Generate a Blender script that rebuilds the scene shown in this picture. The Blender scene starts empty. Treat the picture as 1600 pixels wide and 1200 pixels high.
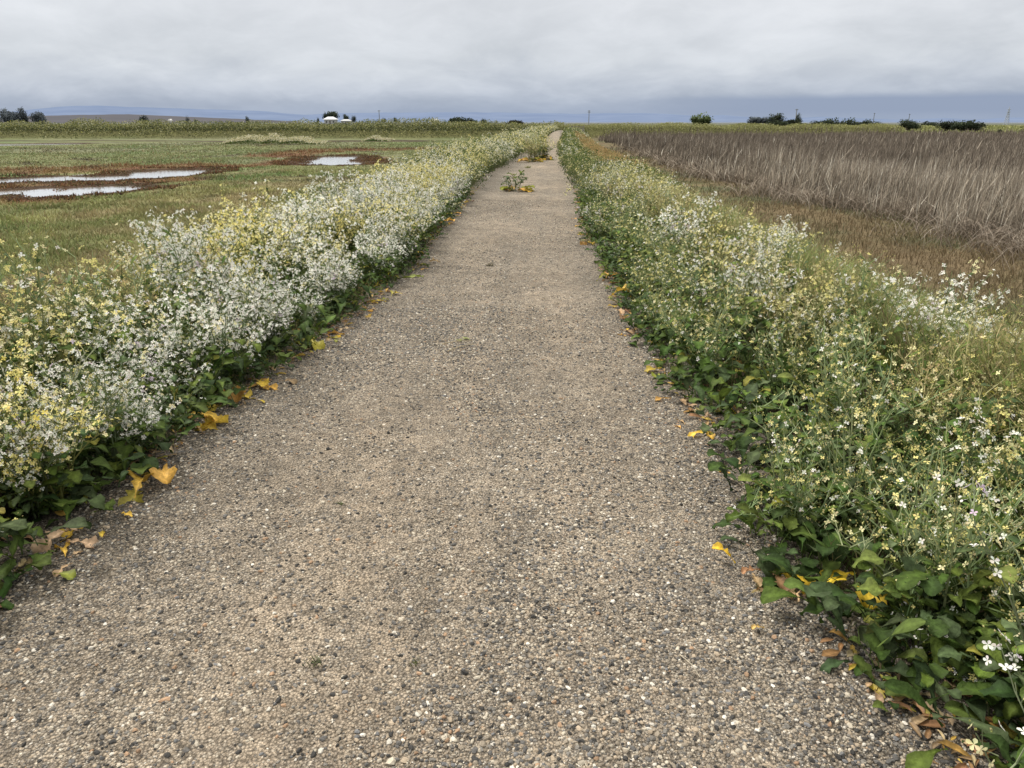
import bpy, math, random
import numpy as np
from mathutils import Vector, Matrix, Euler

R = math.radians
rnd = random.Random(11)
rng = np.random.default_rng(7)
scene = bpy.context.scene
COL = scene.collection


def lin(r, g, b):
    def f(c):
        c /= 255.0
        return c / 12.92 if c <= 0.04045 else ((c + 0.055) / 1.055) ** 2.4
    return (f(r), f(g), f(b))


# ------------------------------------------------------------------ camera
EYE = 1.6
PITCH, YAW = R(19.62), R(3.09)
FPX = 1150.0
cam_d = bpy.data.cameras.new("camera")
cam_d.sensor_width = 36
cam_d.lens = 36 * FPX / 1600
cam_d.clip_start = 0.05
cam_d.clip_end = 60000
cam = bpy.data.objects.new("camera", cam_d)
COL.objects.link(cam)
cam.location = (0, 0, EYE)
cam.rotation_euler = (math.pi / 2 - PITCH, 0, YAW)
scene.camera = cam
MR = Euler((math.pi / 2 - PITCH, 0, YAW)).to_matrix()


def ray(px, py):
    return MR @ Vector(((px - 800) / FPX, -(py - 600) / FPX, -1))


def at_z(px, py, z=0.0):
    """where the photograph's line of sight meets the level z (used to measure the site)"""
    d = ray(px, py)
    t = (z - EYE) / d.z
    return Vector((d.x * t, d.y * t, z))


def at_d(px, py, dist):
    d = ray(px, py)
    t = dist / math.hypot(d.x, d.y)
    return Vector((d.x * t, d.y * t, EYE + d.z * t))


# ------------------------------------------------------------------ noise
def _h(ix, iy, s):
    n = (ix.astype(np.int64) * 374761393 + iy.astype(np.int64) * 668265263 + s * 1274126177) & 0x7fffffff
    n = ((n ^ (n >> 13)) * 1274126177) & 0x7fffffff
    return ((n ^ (n >> 16)) & 0xffff) / 65535.0


def vn(x, y, s=0):
    x = np.asarray(x, float); y = np.asarray(y, float)
    ix = np.floor(x); iy = np.floor(y)
    fx = x - ix; fy = y - iy
    fx = fx * fx * (3 - 2 * fx); fy = fy * fy * (3 - 2 * fy)
    a = _h(ix, iy, s); b = _h(ix + 1, iy, s); c = _h(ix, iy + 1, s); d = _h(ix + 1, iy + 1, s)
    return (a * (1 - fx) + b * fx) * (1 - fy) + (c * (1 - fx) + d * fx) * fy


def fbm(x, y, s=0, o=4):
    t = 0; a = 0.5; n = 0
    for k in range(o):
        t = t + a * vn(x * 2 ** k, y * 2 ** k, s + k); n += a; a *= 0.5
    return t / n


def sst(a, b, x):
    t = np.clip((x - a) / (b - a), 0, 1)
    return t * t * (3 - 2 * t)


# ------------------------------------------------------------------ the lie of the land
MARSH = -1.3
WATER = -1.37


def cx(y):
    y = np.asarray(y, float)
    return -0.4 * sst(15, 45, y) + np.where(y > 50, ((y - 50) / 60.0), 0) ** 2 * .85


def EL(y):
    """where the left border meets the gravel"""
    return np.interp(y, [0, 2, 3.5, 5, 6.8, 8, 10, 13, 18, 24, 31, 45, 70, 122, 170], [-1.98, -1.93, -1.9, -1.78, -1.66, -1.55, -1.68, -1.8, -1.9, -1.88, -1.7, -1.4, -.95, -.25, 1.6])


def ER(y):
    return np.interp(y, [0, 1, 1.7, 2.1, 2.5, 3.5, 4.5, 5.5, 8, 11, 17, 22, 31, 51, 122, 170], [1.25, 1.15, 1.04, .93, .8, .93, .8, .68, .62, .5, .57, .47, .3, .4, 1.62, 3.6])


def W(pts, z=WATER):
    return [tuple(at_z(x, y, z)[:2]) for x, y in pts]


PONDS = [
    (W([(-60, 287), (40, 282), (100, 280.5), (180, 279), (235, 276), (258, 273)]), 2.1),
    (W([(248, 274), (274, 269)]), 2.1),
    (W([(-60, 306), (0, 303), (35, 301)]), 1.9),
    (W([(88, 304), (120, 301), (165, 296)]), 1.7),
    (W([(504, 257.5), (520, 251), (530, 246)]), 1.9),
    (W([(520, 258), (550, 255)]), 1.6),
    (W([(-260, 227), (0, 227), (70, 226)]), 5.0),
]
RED = [
    (W([(-40, 270), (100, 267), (220, 263), (300, 262)]), 3.0),
    (W([(-60, 294), (60, 292), (150, 288), (260, 284)]), 1.8),
    (W([(-60, 318), (40, 315), (80, 310)]), 1.2),
    (W([(290, 263), (380, 262), (440, 257), (500, 251)]), 1.6),
    (W([(440, 244), (520, 237), (600, 236), (660, 234)]), 2.6),
    (W([(550, 258), (570, 251), (580, 247)]), 1.5),
]


def capsule(x, y, pts, hw):
    d = np.full(np.shape(x), 1e9)
    for (ax, ay), (bx, by) in zip(pts[:-1], pts[1:]):
        vx, vy = bx - ax, by - ay
        t = np.clip(((x - ax) * vx + (y - ay) * vy) / (vx * vx + vy * vy + 1e-9), 0, 1)
        d = np.minimum(d, np.hypot(x - ax - t * vx, y - ay - t * vy))
    return d - hw


def pond_sdf(x, y):
    d = np.full(np.shape(x), 1e9)
    for p, hw in PONDS:
        d = np.minimum(d, capsule(x, y, p, hw))
    return d + (fbm(x * 0.9, y * 0.9, 5, 4) - 0.5) * 2.0 + (vn(x * 1.6, y * .9, 8) - .5) * 1.0


def red_sdf(x, y):
    d = np.full(np.shape(x), 1e9)
    for p, hw in RED:
        d = np.minimum(d, capsule(x, y, p, hw))
    return d + (fbm(x * 0.5, y * 0.5, 9, 4) - 0.5) * 4


def cross_line(x):
    """y of the cross dyke that closes the marsh"""
    return np.where(x < 0, 150 + x * 0.07, 154 + x * 0.3)


def HT(x, y):
    x = np.asarray(x, float); y = np.asarray(y, float)
    u = x - cx(np.minimum(y, 175))
    wig = (vn(y * 0.12, 0 * y, 31) - 0.5) * 0.8
    dyke = (1 - sst(3.2 + wig, 6.2 + wig, -u)) * (1 - sst(2.0 + wig, 5.0 + wig, u))
    dyke = np.where(y < 185, dyke, 0)
    t = np.abs(y - cross_line(x))
    cross = (1 - sst(2.5, 9, t)) * np.where(x > 75, 0.55, 1.0)
    k = np.maximum(dyke, cross)
    marsh = MARSH + (fbm(x * 0.12, y * 0.12, 2, 4) - 0.5) * 0.24 + (fbm(x * 0.9, y * 0.9, 3, 3) - 0.5) * 0.08
    left = (x < -7) & (y < 140) & (x > -160)
    sd = np.where(left, pond_sdf(x, y), 9.0)
    marsh = marsh + np.clip((1 - sst(0.0, 1.5, sd)) * 1.0, 0, 1) * (WATER + 0.07 - marsh)
    marsh = marsh - 0.3 * (1 - sst(-0.5, 0.12, sd))
    top = (fbm(x * 0.5, y * 0.5, 4, 3) - 0.5) * 0.06
    return marsh * (1 - k) + top * k


# ------------------------------------------------------------------ mesh helpers
def make_mesh(name, V, quads=None, tris=None, col=None, smooth=False, uv=None):
    V = np.asarray(V, np.float32).reshape(-1, 3)
    q = np.asarray(quads, np.int32).reshape(-1, 4) if quads is not None and len(quads) else np.zeros((0, 4), np.int32)
    t = np.asarray(tris, np.int32).reshape(-1, 3) if tris is not None and len(tris) else np.zeros((0, 3), np.int32)
    me = bpy.data.meshes.new(name)
    me.vertices.add(len(V))
    me.vertices.foreach_set("co", V.ravel())
    loops = np.concatenate([q.ravel(), t.ravel()])
    me.loops.add(len(loops))
    me.loops.foreach_set("vertex_index", loops)
    n = len(q) + len(t)
    me.polygons.add(n)
    start = np.concatenate([np.arange(len(q)) * 4, len(q) * 4 + np.arange(len(t)) * 3]).astype(np.int32)
    me.polygons.foreach_set("loop_start", start)
    me.polygons.foreach_set("use_smooth", np.full(n, smooth, dtype=bool))
    if col is not None:
        c = np.asarray(col, np.float32).reshape(-1, 3)
        a = me.color_attributes.new("col", 'FLOAT_COLOR', 'POINT')
        a.data.foreach_set("color", np.concatenate([c, np.ones((len(c), 1), np.float32)], 1).ravel())
    me.update(calc_edges=True)
    return me


class MB:
    """collects vertices, faces and colours of one mesh"""
    def __init__(s):
        s.v = []; s.q = []; s.t = []; s.c = []

    def add(s, vs, quads=(), tris=(), col=(1, 1, 1)):
        o = len(s.v)
        s.v.extend([tuple(p) for p in vs])
        s.q.extend([tuple(i + o for i in f) for f in quads])
        s.t.extend([tuple(i + o for i in f) for f in tris])
        if len(col) == len(vs) and not isinstance(col[0], (int, float)):
            s.c.extend(col)
        else:
            s.c.extend([col] * len(vs))

    def tube(s, pts, r0, r1, n=3, col=(1, 1, 1)):
        vs = []; qs = []
        m = len(pts)
        for i, p in enumerate(pts):
            a = pts[max(i - 1, 0)]; b = pts[min(i + 1, m - 1)]
            d = (b - a).normalized() if (b - a).length > 1e-9 else Vector((0, 0, 1))
            x = d.orthogonal().normalized(); y = d.cross(x)
            r = r0 + (r1 - r0) * i / (m - 1)
            for k in range(n):
                an = 2 * math.pi * k / n
                vs.append(p + x * (math.cos(an) * r) + y * (math.sin(an) * r))
        for i in range(m - 1):
            for k in range(n):
                k2 = (k + 1) % n
                qs.append((i * n + k, i * n + k2, (i + 1) * n + k2, (i + 1) * n + k))
        s.add(vs, qs, (), col)

    def box(s, c, sx, sy, sz, col=(1, 1, 1), rz=0):
        ca, sa = math.cos(rz), math.sin(rz)
        vs = []
        for dz in (-1, 1):
            for dx, dy in ((-1, -1), (1, -1), (1, 1), (-1, 1)):
                X = dx * sx / 2; Y = dy * sy / 2
                vs.append((c[0] + X * ca - Y * sa, c[1] + X * sa + Y * ca, c[2] + dz * sz / 2))
        s.add(vs, [(0, 3, 2, 1), (4, 5, 6, 7), (0, 1, 5, 4), (1, 2, 6, 5), (2, 3, 7, 6), (3, 0, 4, 7)], (), col)

    def mesh(s, name, smooth=False):
        return make_mesh(name, s.v, s.q, s.t, s.c, smooth)


def link(name, me, mat, parent=None, loc=None):
    o = bpy.data.objects.new(name, me)
    COL.objects.link(o)
    if mat is not None and len(me.materials) == 0:
        me.materials.append(mat)
    if parent is not None:
        o.parent = parent
    if loc is not None:
        o.location = loc
    return o


def tag(o, label=None, cat=None, group=None, kind=None):
    if label: o["label"] = label
    if cat: o["category"] = cat
    if group: o["group"] = group
    if kind: o["kind"] = kind
    return o


def empty(name, loc, rz=0.0, sc=1.0):
    o = bpy.data.objects.new(name, None)
    o.empty_display_size = 0.1
    COL.objects.link(o)
    o.location = loc
    o.rotation_euler = (0, 0, rz)
    o.scale = (sc, sc, sc)
    return o


# ------------------------------------------------------------------ materials
def newmat(name):
    m = bpy.data.materials.new(name)
    m.use_nodes = True
    nt = m.node_tree
    return m, nt, nt.nodes, nt.links, nt.nodes["Principled BSDF"]


def leafmat(name, rough=0.6, trans=0.25, vary=0.25, nscale=60.0, spec=0.3, hue=0.0, bump=0.0):
    """vertex colour x noise x a little change from plant to plant, with some light passing through"""
    m, nt, N, L, bs = newmat(name)
    at = N.new("ShaderNodeAttribute"); at.attribute_name = "col"
    tc = N.new("ShaderNodeTexCoord")
    nz = N.new("ShaderNodeTexNoise"); nz.inputs["Scale"].default_value = nscale; nz.inputs["Detail"].default_value = 3
    L.new(tc.outputs["Object"], nz.inputs["Vector"])
    oi = N.new("ShaderNodeObjectInfo")
    mr = N.new("ShaderNodeMapRange")
    mr.inputs[1].default_value = 0.3; mr.inputs[2].default_value = 0.7
    mr.inputs[3].default_value = 1 - vary; mr.inputs[4].default_value = 1 + vary
    L.new(nz.outputs["Fac"], mr.inputs[0])
    mr2 = N.new("ShaderNodeMapRange"); mr2.inputs[3].default_value = 0.84; mr2.inputs[4].default_value = 1.14
    L.new(oi.outputs["Random"], mr2.inputs[0])
    mu = N.new("ShaderNodeMath"); mu.operation = 'MULTIPLY'
    L.new(mr.outputs[0], mu.inputs[0]); L.new(mr2.outputs[0], mu.inputs[1])
    hs = N.new("ShaderNodeHueSaturation")
    L.new(at.outputs["Color"], hs.inputs["Color"]); L.new(mu.outputs[0], hs.inputs["Value"])
    if hue:
        mr3 = N.new("ShaderNodeMapRange"); mr3.inputs[3].default_value = 0.5 - hue; mr3.inputs[4].default_value = 0.5 + hue
        L.new(oi.outputs["Random"], mr3.inputs[0]); L.new(mr3.outputs[0], hs.inputs["Hue"])
    if bump:
        bn = N.new("ShaderNodeTexNoise"); bn.inputs["Scale"].default_value = 90; bn.inputs["Detail"].default_value = 2
        L.new(tc.outputs["Object"], bn.inputs["Vector"])
        bb = N.new("ShaderNodeBump"); bb.inputs["Strength"].default_value = bump; bb.inputs["Distance"].default_value = .006
        L.new(bn.outputs["Fac"], bb.inputs["Height"]); L.new(bb.outputs[0], bs.inputs["Normal"])
    bs.inputs["Roughness"].default_value = rough
    bs.inputs["Specular IOR Level"].default_value = spec
    L.new(hs.outputs[0], bs.inputs["Base Color"])
    if trans:
        tr = N.new("ShaderNodeBsdfTranslucent"); L.new(hs.outputs[0], tr.inputs["Color"])
        mx = N.new("ShaderNodeMixShader"); mx.inputs[0].default_value = trans
        L.new(bs.outputs[0], mx.inputs[1]); L.new(tr.outputs[0], mx.inputs[2])
        L.new(mx.outputs[0], N["Material Output"].inputs["Surface"])
    return m


M_leaf = leafmat("radish_leaf", 0.65, 0.25, 0.32, 45, 0.15, 0.012, .7)
M_stem = leafmat("radish_stem", 0.6, 0.0, 0.2, 30, 0.3)
M_petal = leafmat("radish_petal", 0.7, 0.35, 0.06, 30, 0.15)
M_blade = leafmat("grass_blade", 0.7, 0.25, 0.15, 4, 0.2)
M_reed = leafmat("dry_reed", 0.8, 0.12, 0.2, 3, 0.15)
M_tree = leafmat("tree_leaf", 0.75, 0.15, 0.25, 0.8, 0.1)
M_bark = leafmat("bark", 0.9, 0, 0.25, 6, 0.1)
M_dead = leafmat("withered_leaf", 0.55, 0.3, 0.3, 70, 0.3)
M_paint = leafmat("weathered_paint", 0.6, 0, 0.08, 2, 0.3)
M_stone = leafmat("pebble", 0.85, 0, 0.2, 250, 0.25)


def ground_material():
    m, nt, N, L, bs = newmat("marsh_ground")
    at = N.new("ShaderNodeAttribute"); at.attribute_name = "col"
    geo = N.new("ShaderNodeNewGeometry")
    n1 = N.new("ShaderNodeTexNoise"); n1.inputs["Scale"].default_value = 1.1; n1.inputs["Detail"].default_value = 8; n1.inputs["Roughness"].default_value = 0.7
    n2 = N.new("ShaderNodeTexNoise"); n2.inputs["Scale"].default_value = 14; n2.inputs["Detail"].default_value = 5
    L.new(geo.outputs["Position"], n1.inputs["Vector"]); L.new(geo.outputs["Position"], n2.inputs["Vector"])
    a = N.new("ShaderNodeMapRange"); a.inputs[1].default_value = .3; a.inputs[2].default_value = .7; a.inputs[3].default_value = .6; a.inputs[4].default_value = 1.35
    b = N.new("ShaderNodeMapRange"); b.inputs[1].default_value = .3; b.inputs[2].default_value = .7; b.inputs[3].default_value = .65; b.inputs[4].default_value = 1.3
    L.new(n1.outputs["Fac"], a.inputs[0]); L.new(n2.outputs["Fac"], b.inputs[0])
    mu = N.new("ShaderNodeMath"); mu.operation = 'MULTIPLY'
    L.new(a.outputs[0], mu.inputs[0]); L.new(b.outputs[0], mu.inputs[1])
    hs = N.new("ShaderNodeHueSaturation"); L.new(at.outputs["Color"], hs.inputs["Color"]); L.new(mu.outputs[0], hs.inputs["Value"])
    L.new(hs.outputs[0], bs.inputs["Base Color"])
    bs.inputs["Roughness"].default_value = 0.95; bs.inputs["Specular IOR Level"].default_value = 0.1
    bp = N.new("ShaderNodeBump"); bp.inputs["Strength"].default_value = 0.6; bp.inputs["Distance"].default_value = 0.08
    L.new(n2.outputs["Fac"], bp.inputs["Height"]); L.new(bp.outputs[0], bs.inputs["Normal"])
    return m


def gravel_material():
    m, nt, N, L, bs = newmat("gravel")
    geo = N.new("ShaderNodeNewGeometry")
    pos = geo.outputs["Position"]

    def noise(scale, detail=4, rough=0.55, vec=pos):
        n = N.new("ShaderNodeTexNoise"); n.inputs["Scale"].default_value = scale; n.inputs["Detail"].default_value = detail
        n.inputs["Roughness"].default_value = rough
        L.new(vec, n.inputs["Vector"]); return n.outputs["Fac"]

    def mapr(v, a, b, c, d):
        r = N.new("ShaderNodeMapRange"); r.inputs[1].default_value = a; r.inputs[2].default_value = b; r.inputs[3].default_value = c; r.inputs[4].default_value = d
        L.new(v, r.inputs[0]); return r.outputs[0]

    def math_(op, a, b):
        n = N.new("ShaderNodeMath"); n.operation = op
        for i, v in enumerate((a, b)):
            if isinstance(v, (int, float)): n.inputs[i].default_value = v
            else: L.new(v, n.inputs[i])
        return n.outputs[0]

    def mix(f, a, b):
        n = N.new("ShaderNodeMix"); n.data_type = 'RGBA'
        if isinstance(f, (int, float)): n.inputs[0].default_value = f
        else: L.new(f, n.inputs[0])
        for i, v in ((6, a), (7, b)):
            if isinstance(v, tuple): n.inputs[i].default_value = (*v, 1)
            else: L.new(v, n.inputs[i])
        return n.outputs[2]

    def stones(scale, stops):
        v = N.new("ShaderNodeTexVoronoi"); v.inputs["Scale"].default_value = scale; v.inputs["Randomness"].default_value = 1
        wn = N.new("ShaderNodeTexNoise"); wn.inputs["Scale"].default_value = scale * 0.8; wn.inputs["Detail"].default_value = 2
        L.new(pos, wn.inputs["Vector"])
        ad = N.new("ShaderNodeVectorMath"); ad.operation = 'MULTIPLY_ADD'
        L.new(wn.outputs["Color"], ad.inputs[0]); ad.inputs[1].default_value = (0.6 / scale,) * 3; L.new(pos, ad.inputs[2])
        L.new(ad.outputs[0], v.inputs["Vector"])
        sp = N.new("ShaderNodeSeparateColor"); L.new(v.outputs["Color"], sp.inputs[0])
        cr = N.new("ShaderNodeValToRGB"); e = cr.color_ramp; e.interpolation = 'CONSTANT'
        e.elements[0].position = 0; e.elements[0].color = (*stops[0][1], 1)
        e.elements[1].position = stops[1][0]; e.elements[1].color = (*stops[1][1], 1)
        for p, c in stops[2:]:
            el = e.elements.new(p); el.color = (*c, 1)
        L.new(sp.outputs[0], cr.inputs[0])
        return v.outputs["Distance"], cr.outputs[0], sp.outputs[1]

    st = [(0, (0.045, 0.044, 0.043)), (0.12, (0.08, 0.077, 0.074)), (0.3, (0.15, 0.14, 0.127)), (0.52, (0.235, 0.2, 0.155)),
          (0.74, (0.34, 0.285, 0.215)), (0.88, (0.47, 0.43, 0.36)), (0.965, (0.62, 0.6, 0.54))]
    d1, c1, r1 = stones(115, st)
    d2, c2, r2 = stones(250, st)
    col = mix(0.5, c1, c2)
    # fine tan dust, thicker on the trodden strips
    sx = N.new("ShaderNodeSeparateXYZ"); L.new(pos, sx.inputs[0])
    mp = N.new("ShaderNodeMapping"); mp.inputs["Scale"].default_value = (1.0, 0.22, 1); L.new(pos, mp.inputs[0])
    big = noise(1.1, 5, 0.6, mp.outputs[0])
    med = noise(7, 4, 0.65)
    dust = math_('MULTIPLY', mapr(big, .34, .62, .12, .62), mapr(med, .3, .62, .35, 1.15))
    mid = math_('ABSOLUTE', math_('ADD', sx.outputs[0], 0.35), 0)
    dust = math_('MULTIPLY', dust, mapr(mid, 0.5, 1.4, 1.15, 0.35))
    dc = mix(noise(40, 3), (0.31, 0.25, 0.19), (0.47, 0.39, 0.295))
    col = mix(dust, col, dc)
    edge_tone = mapr(mid, 0.9, 1.5, 1.0, 0.78)  # gravel gets darker towards both edges of the path
    tint = noise(0.55, 3)
    val = math_('MULTIPLY', edge_tone, mapr(tint, .32, .68, .9, 1.24))
    val = math_('MULTIPLY', val, mapr(noise(22, 5, .7), .34, .66, .68, 1.3))
    val = math_('MULTIPLY', val, mapr(noise(3.2, 5, .7), .36, .64, .84, 1.14))
    # gaps between the stones darkened, their small shadows painted into the colour
    gap = mapr(d1, 0.0, 0.75, 1.62, 0.4)
    val = math_('MULTIPLY', val, gap)
    hs = N.new("ShaderNodeHueSaturation"); L.new(col, hs.inputs["Color"]); L.new(val, hs.inputs["Value"])
    L.new(hs.outputs[0], bs.inputs["Base Color"])
    bs.inputs["Roughness"].default_value = 0.9; bs.inputs["Specular IOR Level"].default_value = 0.2
    h = math_('ADD', math_('MULTIPLY', d1, -1.0), math_('MULTIPLY', d2, -0.45))
    h = math_('ADD', h, math_('MULTIPLY', r1, 0.5))
    bp = N.new("ShaderNodeBump"); bp.inputs["Strength"].default_value = 0.85; bp.inputs["Distance"].default_value = 0.011
    L.new(h, bp.inputs["Height"]); L.new(bp.outputs[0], bs.inputs["Normal"])
    return m


def water_material():
    m, nt, N, L, bs = newmat("still_water")
    bs.inputs["Base Color"].default_value = (0.9, 0.91, 0.92, 1)
    bs.inputs["Metallic"].default_value = 0.8
    bs.inputs["Roughness"].default_value = 0.1
    bs.inputs["IOR"].default_value = 1.33
    bs.inputs["Specular IOR Level"].default_value = 1.0
    geo = N.new("ShaderNodeNewGeometry")
    n = N.new("ShaderNodeTexNoise"); n.inputs["Scale"].default_value = 3; n.inputs["Detail"].default_value = 3
    L.new(geo.outputs["Position"], n.inputs["Vector"])
    bp = N.new("ShaderNodeBump"); bp.inputs["Strength"].default_value = 0.35; bp.inputs["Distance"].default_value = 0.02
    L.new(n.outputs["Fac"], bp.inputs["Height"]); L.new(bp.outputs[0], bs.inputs["Normal"])
    return m


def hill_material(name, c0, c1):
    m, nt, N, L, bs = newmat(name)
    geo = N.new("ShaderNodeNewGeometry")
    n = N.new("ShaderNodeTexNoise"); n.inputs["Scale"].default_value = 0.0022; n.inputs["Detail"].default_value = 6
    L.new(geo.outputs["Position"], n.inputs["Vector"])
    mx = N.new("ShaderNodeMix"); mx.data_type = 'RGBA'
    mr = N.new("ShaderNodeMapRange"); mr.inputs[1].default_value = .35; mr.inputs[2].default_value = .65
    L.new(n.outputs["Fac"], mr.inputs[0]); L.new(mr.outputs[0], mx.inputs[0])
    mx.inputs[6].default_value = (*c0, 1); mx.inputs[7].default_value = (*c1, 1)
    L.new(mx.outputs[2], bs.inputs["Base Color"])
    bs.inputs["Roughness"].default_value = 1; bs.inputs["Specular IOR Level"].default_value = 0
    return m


# ------------------------------------------------------------------ ground sheet
def spaced(segs):
    out = []
    for a, b, s in segs:
        n = max(1, int(round((b - a) / s)))
        out += list(np.linspace(a, b, n, endpoint=False))
    out.append(segs[-1][1])
    return np.array(out)


def geom(a, b, n):
    return list(np.geomspace(a, b, n))


xs = np.array([-v for v in reversed(geom(160, 14000, 26))] + list(spaced([(-158, -60, 2.0), (-60, -34, 0.7), (-34, -7, 0.33), (-7, 7, 0.2), (7, 40, 0.8), (40, 158, 3)])) + geom(160, 14000, 26))
ys = np.array([-400, -120, -40, -12] + list(spaced([(-4, 12, 0.25), (12, 30, 0.35), (30, 75, 0.4), (75, 130, 1.0), (130, 220, 1.2)])) + geom(224, 14000, 40))
GX, GY = np.meshgrid(xs, ys)
GZ = HT(GX, GY)
GZ = np.where(np.hypot(GX, GY) > 450, MARSH, GZ)


def mixc(a, b, t):
    t = np.asarray(t)[..., None]
    return a * (1 - t) + b * t


def ground_colour(x, y):
    """colour of the soil and its short cover at a point, with distance haze painted in far off"""
    x = np.asarray(x, float); y = np.asarray(y, float)
    u = x - cx(np.minimum(y, 175))
    c = lambda *v: np.array(v, float)
    g = mixc(c(.108, .122, .046), c(.17, .155, .072), sst(.35, .65, fbm(x * .22, y * .16, 41, 4)))
    g = mixc(g, c(.085, .12, .042), sst(.52, .75, fbm(x * .1, y * .1, 47, 3)))
    g = mixc(g, c(.19, .155, .09), 0.7 * sst(.5, .66, fbm(x * .4, y * .3, 53, 4)))
    g = mixc(g, c(.18, .185, .07), 0.6 * sst(.56, .7, fbm(x * .55, y * .4, 57, 4)) * (y < 50))
    g = g * (.72 + .56 * fbm(x * .9, y * .6, 59, 3))[..., None]
    ex = 0.5 + 0.5 * sst(45, 60, y)
    g = mixc(g, c(.12, .15, .07), ex * 0.65 * sst(35, 48, y) * (x < 0))
    g = mixc(g, c(.15, .15, .1), .6 * sst(.5, .68, fbm(x * .06, y * .12, 67, 4)) * sst(40, 55, y) * (x < 0))
    left = (x < -5) & (y < 150)
    rd = np.where(left, red_sdf(x, y), 9)
    sd = np.where(left & (x > -160), pond_sdf(x, y), 9)
    rc = mixc(c(.115, .05, .028), c(.14, .095, .045), sst(.3, .7, fbm(x * .8, y * .8, 61, 3)))
    g = mixc(g, rc, 0.9 * (1 - sst(-.6, 1.0, rd)))
    g = mixc(g, c(.05, .03, .02), 0.92 * (1 - sst(.5, 1.7, sd)))
    ch = np.abs(fbm(x * .045, y * .1, 431, 3) - .5)
    g = mixc(g, c(.055, .045, .03), .85 * (1 - sst(.006, .022, ch)) * (x < -9) * sst(26, 34, y) * (y < 140))
    # mud bank at the foot of the cross dyke
    g = mixc(g, c(.055, .042, .03), 0.9 * (x < -20) * (1 - sst(3.0, 5.5, np.abs(y - 122 - 0.02 * x + 4 * (vn(x * .05, y * 0, 3) - .5)))) * (1 - sst(.45, .7, vn(x * .04, y * .02, 71)) * .35))
    # right hand: brown salt marsh, then darkened ground under the reeds
    br = mixc(c(.115, .09, .052), c(.105, .1, .05), sst(.35, .65, fbm(x * .35, y * .25, 81, 4)))
    br = mixc(br, c(.075, .085, .045), .8 * sst(.5, .66, fbm(x * .5, y * .4, 83, 3)))
    br = mixc(br, c(.155, .115, .07), .6 * sst(.52, .68, fbm(x * .6, y * .5, 87, 3)))
    g = mixc(g, br, sst(2.5, 4.5, u) * (y < 400))
    g = mixc(g, c(.06, .048, .04), sst(0, 2.0, u - reed_edge(y)) * (y < cross_line(x) - 4))  # dark brown painted here so the gaps between reeds look shaded
    # under the flower borders
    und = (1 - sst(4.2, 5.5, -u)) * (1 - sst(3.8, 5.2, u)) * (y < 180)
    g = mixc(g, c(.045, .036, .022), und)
    t = np.abs(y - cross_line(x))
    g = mixc(g, c(.1, .1, .04), (1 - sst(5, 11, t)))
    far = sst(220, 380, y)
    f = mixc(c(.09, .1, .05), c(.11, .11, .075), sst(.4, .6, fbm(x * .004, y * .01, 91, 3)))
    g = mixc(g, f, far)
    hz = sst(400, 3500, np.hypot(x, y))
    g = mixc(g, c(.14, .17, .24), hz)  # far ground turns bluish: distance haze put into the vertex colour
    return g


def reed_edge(y):
    y = np.asarray(y, float)
    return np.interp(y, [0, 16, 22, 30, 38, 60, 100, 170], [12.8, 11.6, 10.4, 9.4, 8.9, 8.6, 7.6, 5.5]) + (fbm(y * .35, y * 0, 15, 4) - .5) * 3.2


GC = ground_colour(GX, GY)
ny, nx = GX.shape
idx = np.arange(nx * ny).reshape(ny, nx)
gq = np.stack([idx[:-1, :-1], idx[:-1, 1:], idx[1:, 1:], idx[1:, :-1]], -1).reshape(-1, 4)
M_ground = ground_material()
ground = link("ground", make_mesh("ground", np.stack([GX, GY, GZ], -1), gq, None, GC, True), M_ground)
tag(ground, kind="structure")

# ------------------------------------------------------------------ the gravel path
py = spaced([(-3, 14, .2), (14, 60, .5), (60, 151, 1.0)])
pw = np.linspace(0, 1, 15)
PL = EL(py) - .42 + (fbm(py * .9, py * 0, 101, 3) - .5) * .35
PR = ER(py) + .42 + (fbm(py * .9, py * 0, 105, 3) - .5) * .35
PX = PL[:, None] * (1 - pw) + PR[:, None] * pw
PY = np.repeat(py[:, None], len(pw), 1)


def path_z(x, y):
    return HT(x, y) + 0.03 + 0.012 * (fbm(x * 2.2, y * 1.4, 110, 3) - .5)


PZ = path_z(PX, PY)
PZ[:, 0] -= 0.06; PZ[:, -1] -= 0.06
pidx = np.arange(PX.size).reshape(PX.shape)
pq = np.stack([pidx[:-1, :-1], pidx[:-1, 1:], pidx[1:, 1:], pidx[1:, :-1]], -1).reshape(-1, 4)
path = link("path", make_mesh("path", np.stack([PX, PY, PZ], -1), pq, None, None, True), gravel_material())
tag(path, kind="structure")

# water lying in the hollows of the marsh: one sheet for each pond
M_water = water_material()


def sheet(name, x0, x1, y0, y1, z):
    me = make_mesh(name, [(x0, y0, z), (x1, y0, z), (x1, y1, z), (x0, y1, z)], [(0, 1, 2, 3)])
    return tag(link(name, me, M_water), kind="structure")


sheet("water", -75, -15.3, 26, 50, WATER)
sheet("water", -24, -11, 50.3, 79, WATER)
sheet("water", -150, -45, 79.5, 112, WATER)

# ------------------------------------------------------------------ loose stones on the path
def ico():
    t = (1 + 5 ** .5) / 2
    v = np.array([(-1, t, 0), (1, t, 0), (-1, -t, 0), (1, -t, 0), (0, -1, t), (0, 1, t), (0, -1, -t), (0, 1, -t), (t, 0, -1), (t, 0, 1), (-t, 0, -1), (-t, 0, 1)], float)
    v /= np.linalg.norm(v[0])
    f = np.array([(0, 11, 5), (0, 5, 1), (0, 1, 7), (0, 7, 10), (0, 10, 11), (1, 5, 9), (5, 11, 4), (11, 10, 2), (10, 7, 6), (7, 1, 8), (3, 9, 4), (3, 4, 2), (3, 2, 6), (3, 6, 8), (3, 8, 9), (4, 9, 5), (2, 4, 11), (6, 2, 10), (8, 6, 7), (9, 8, 1)])
    return v, f


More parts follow.
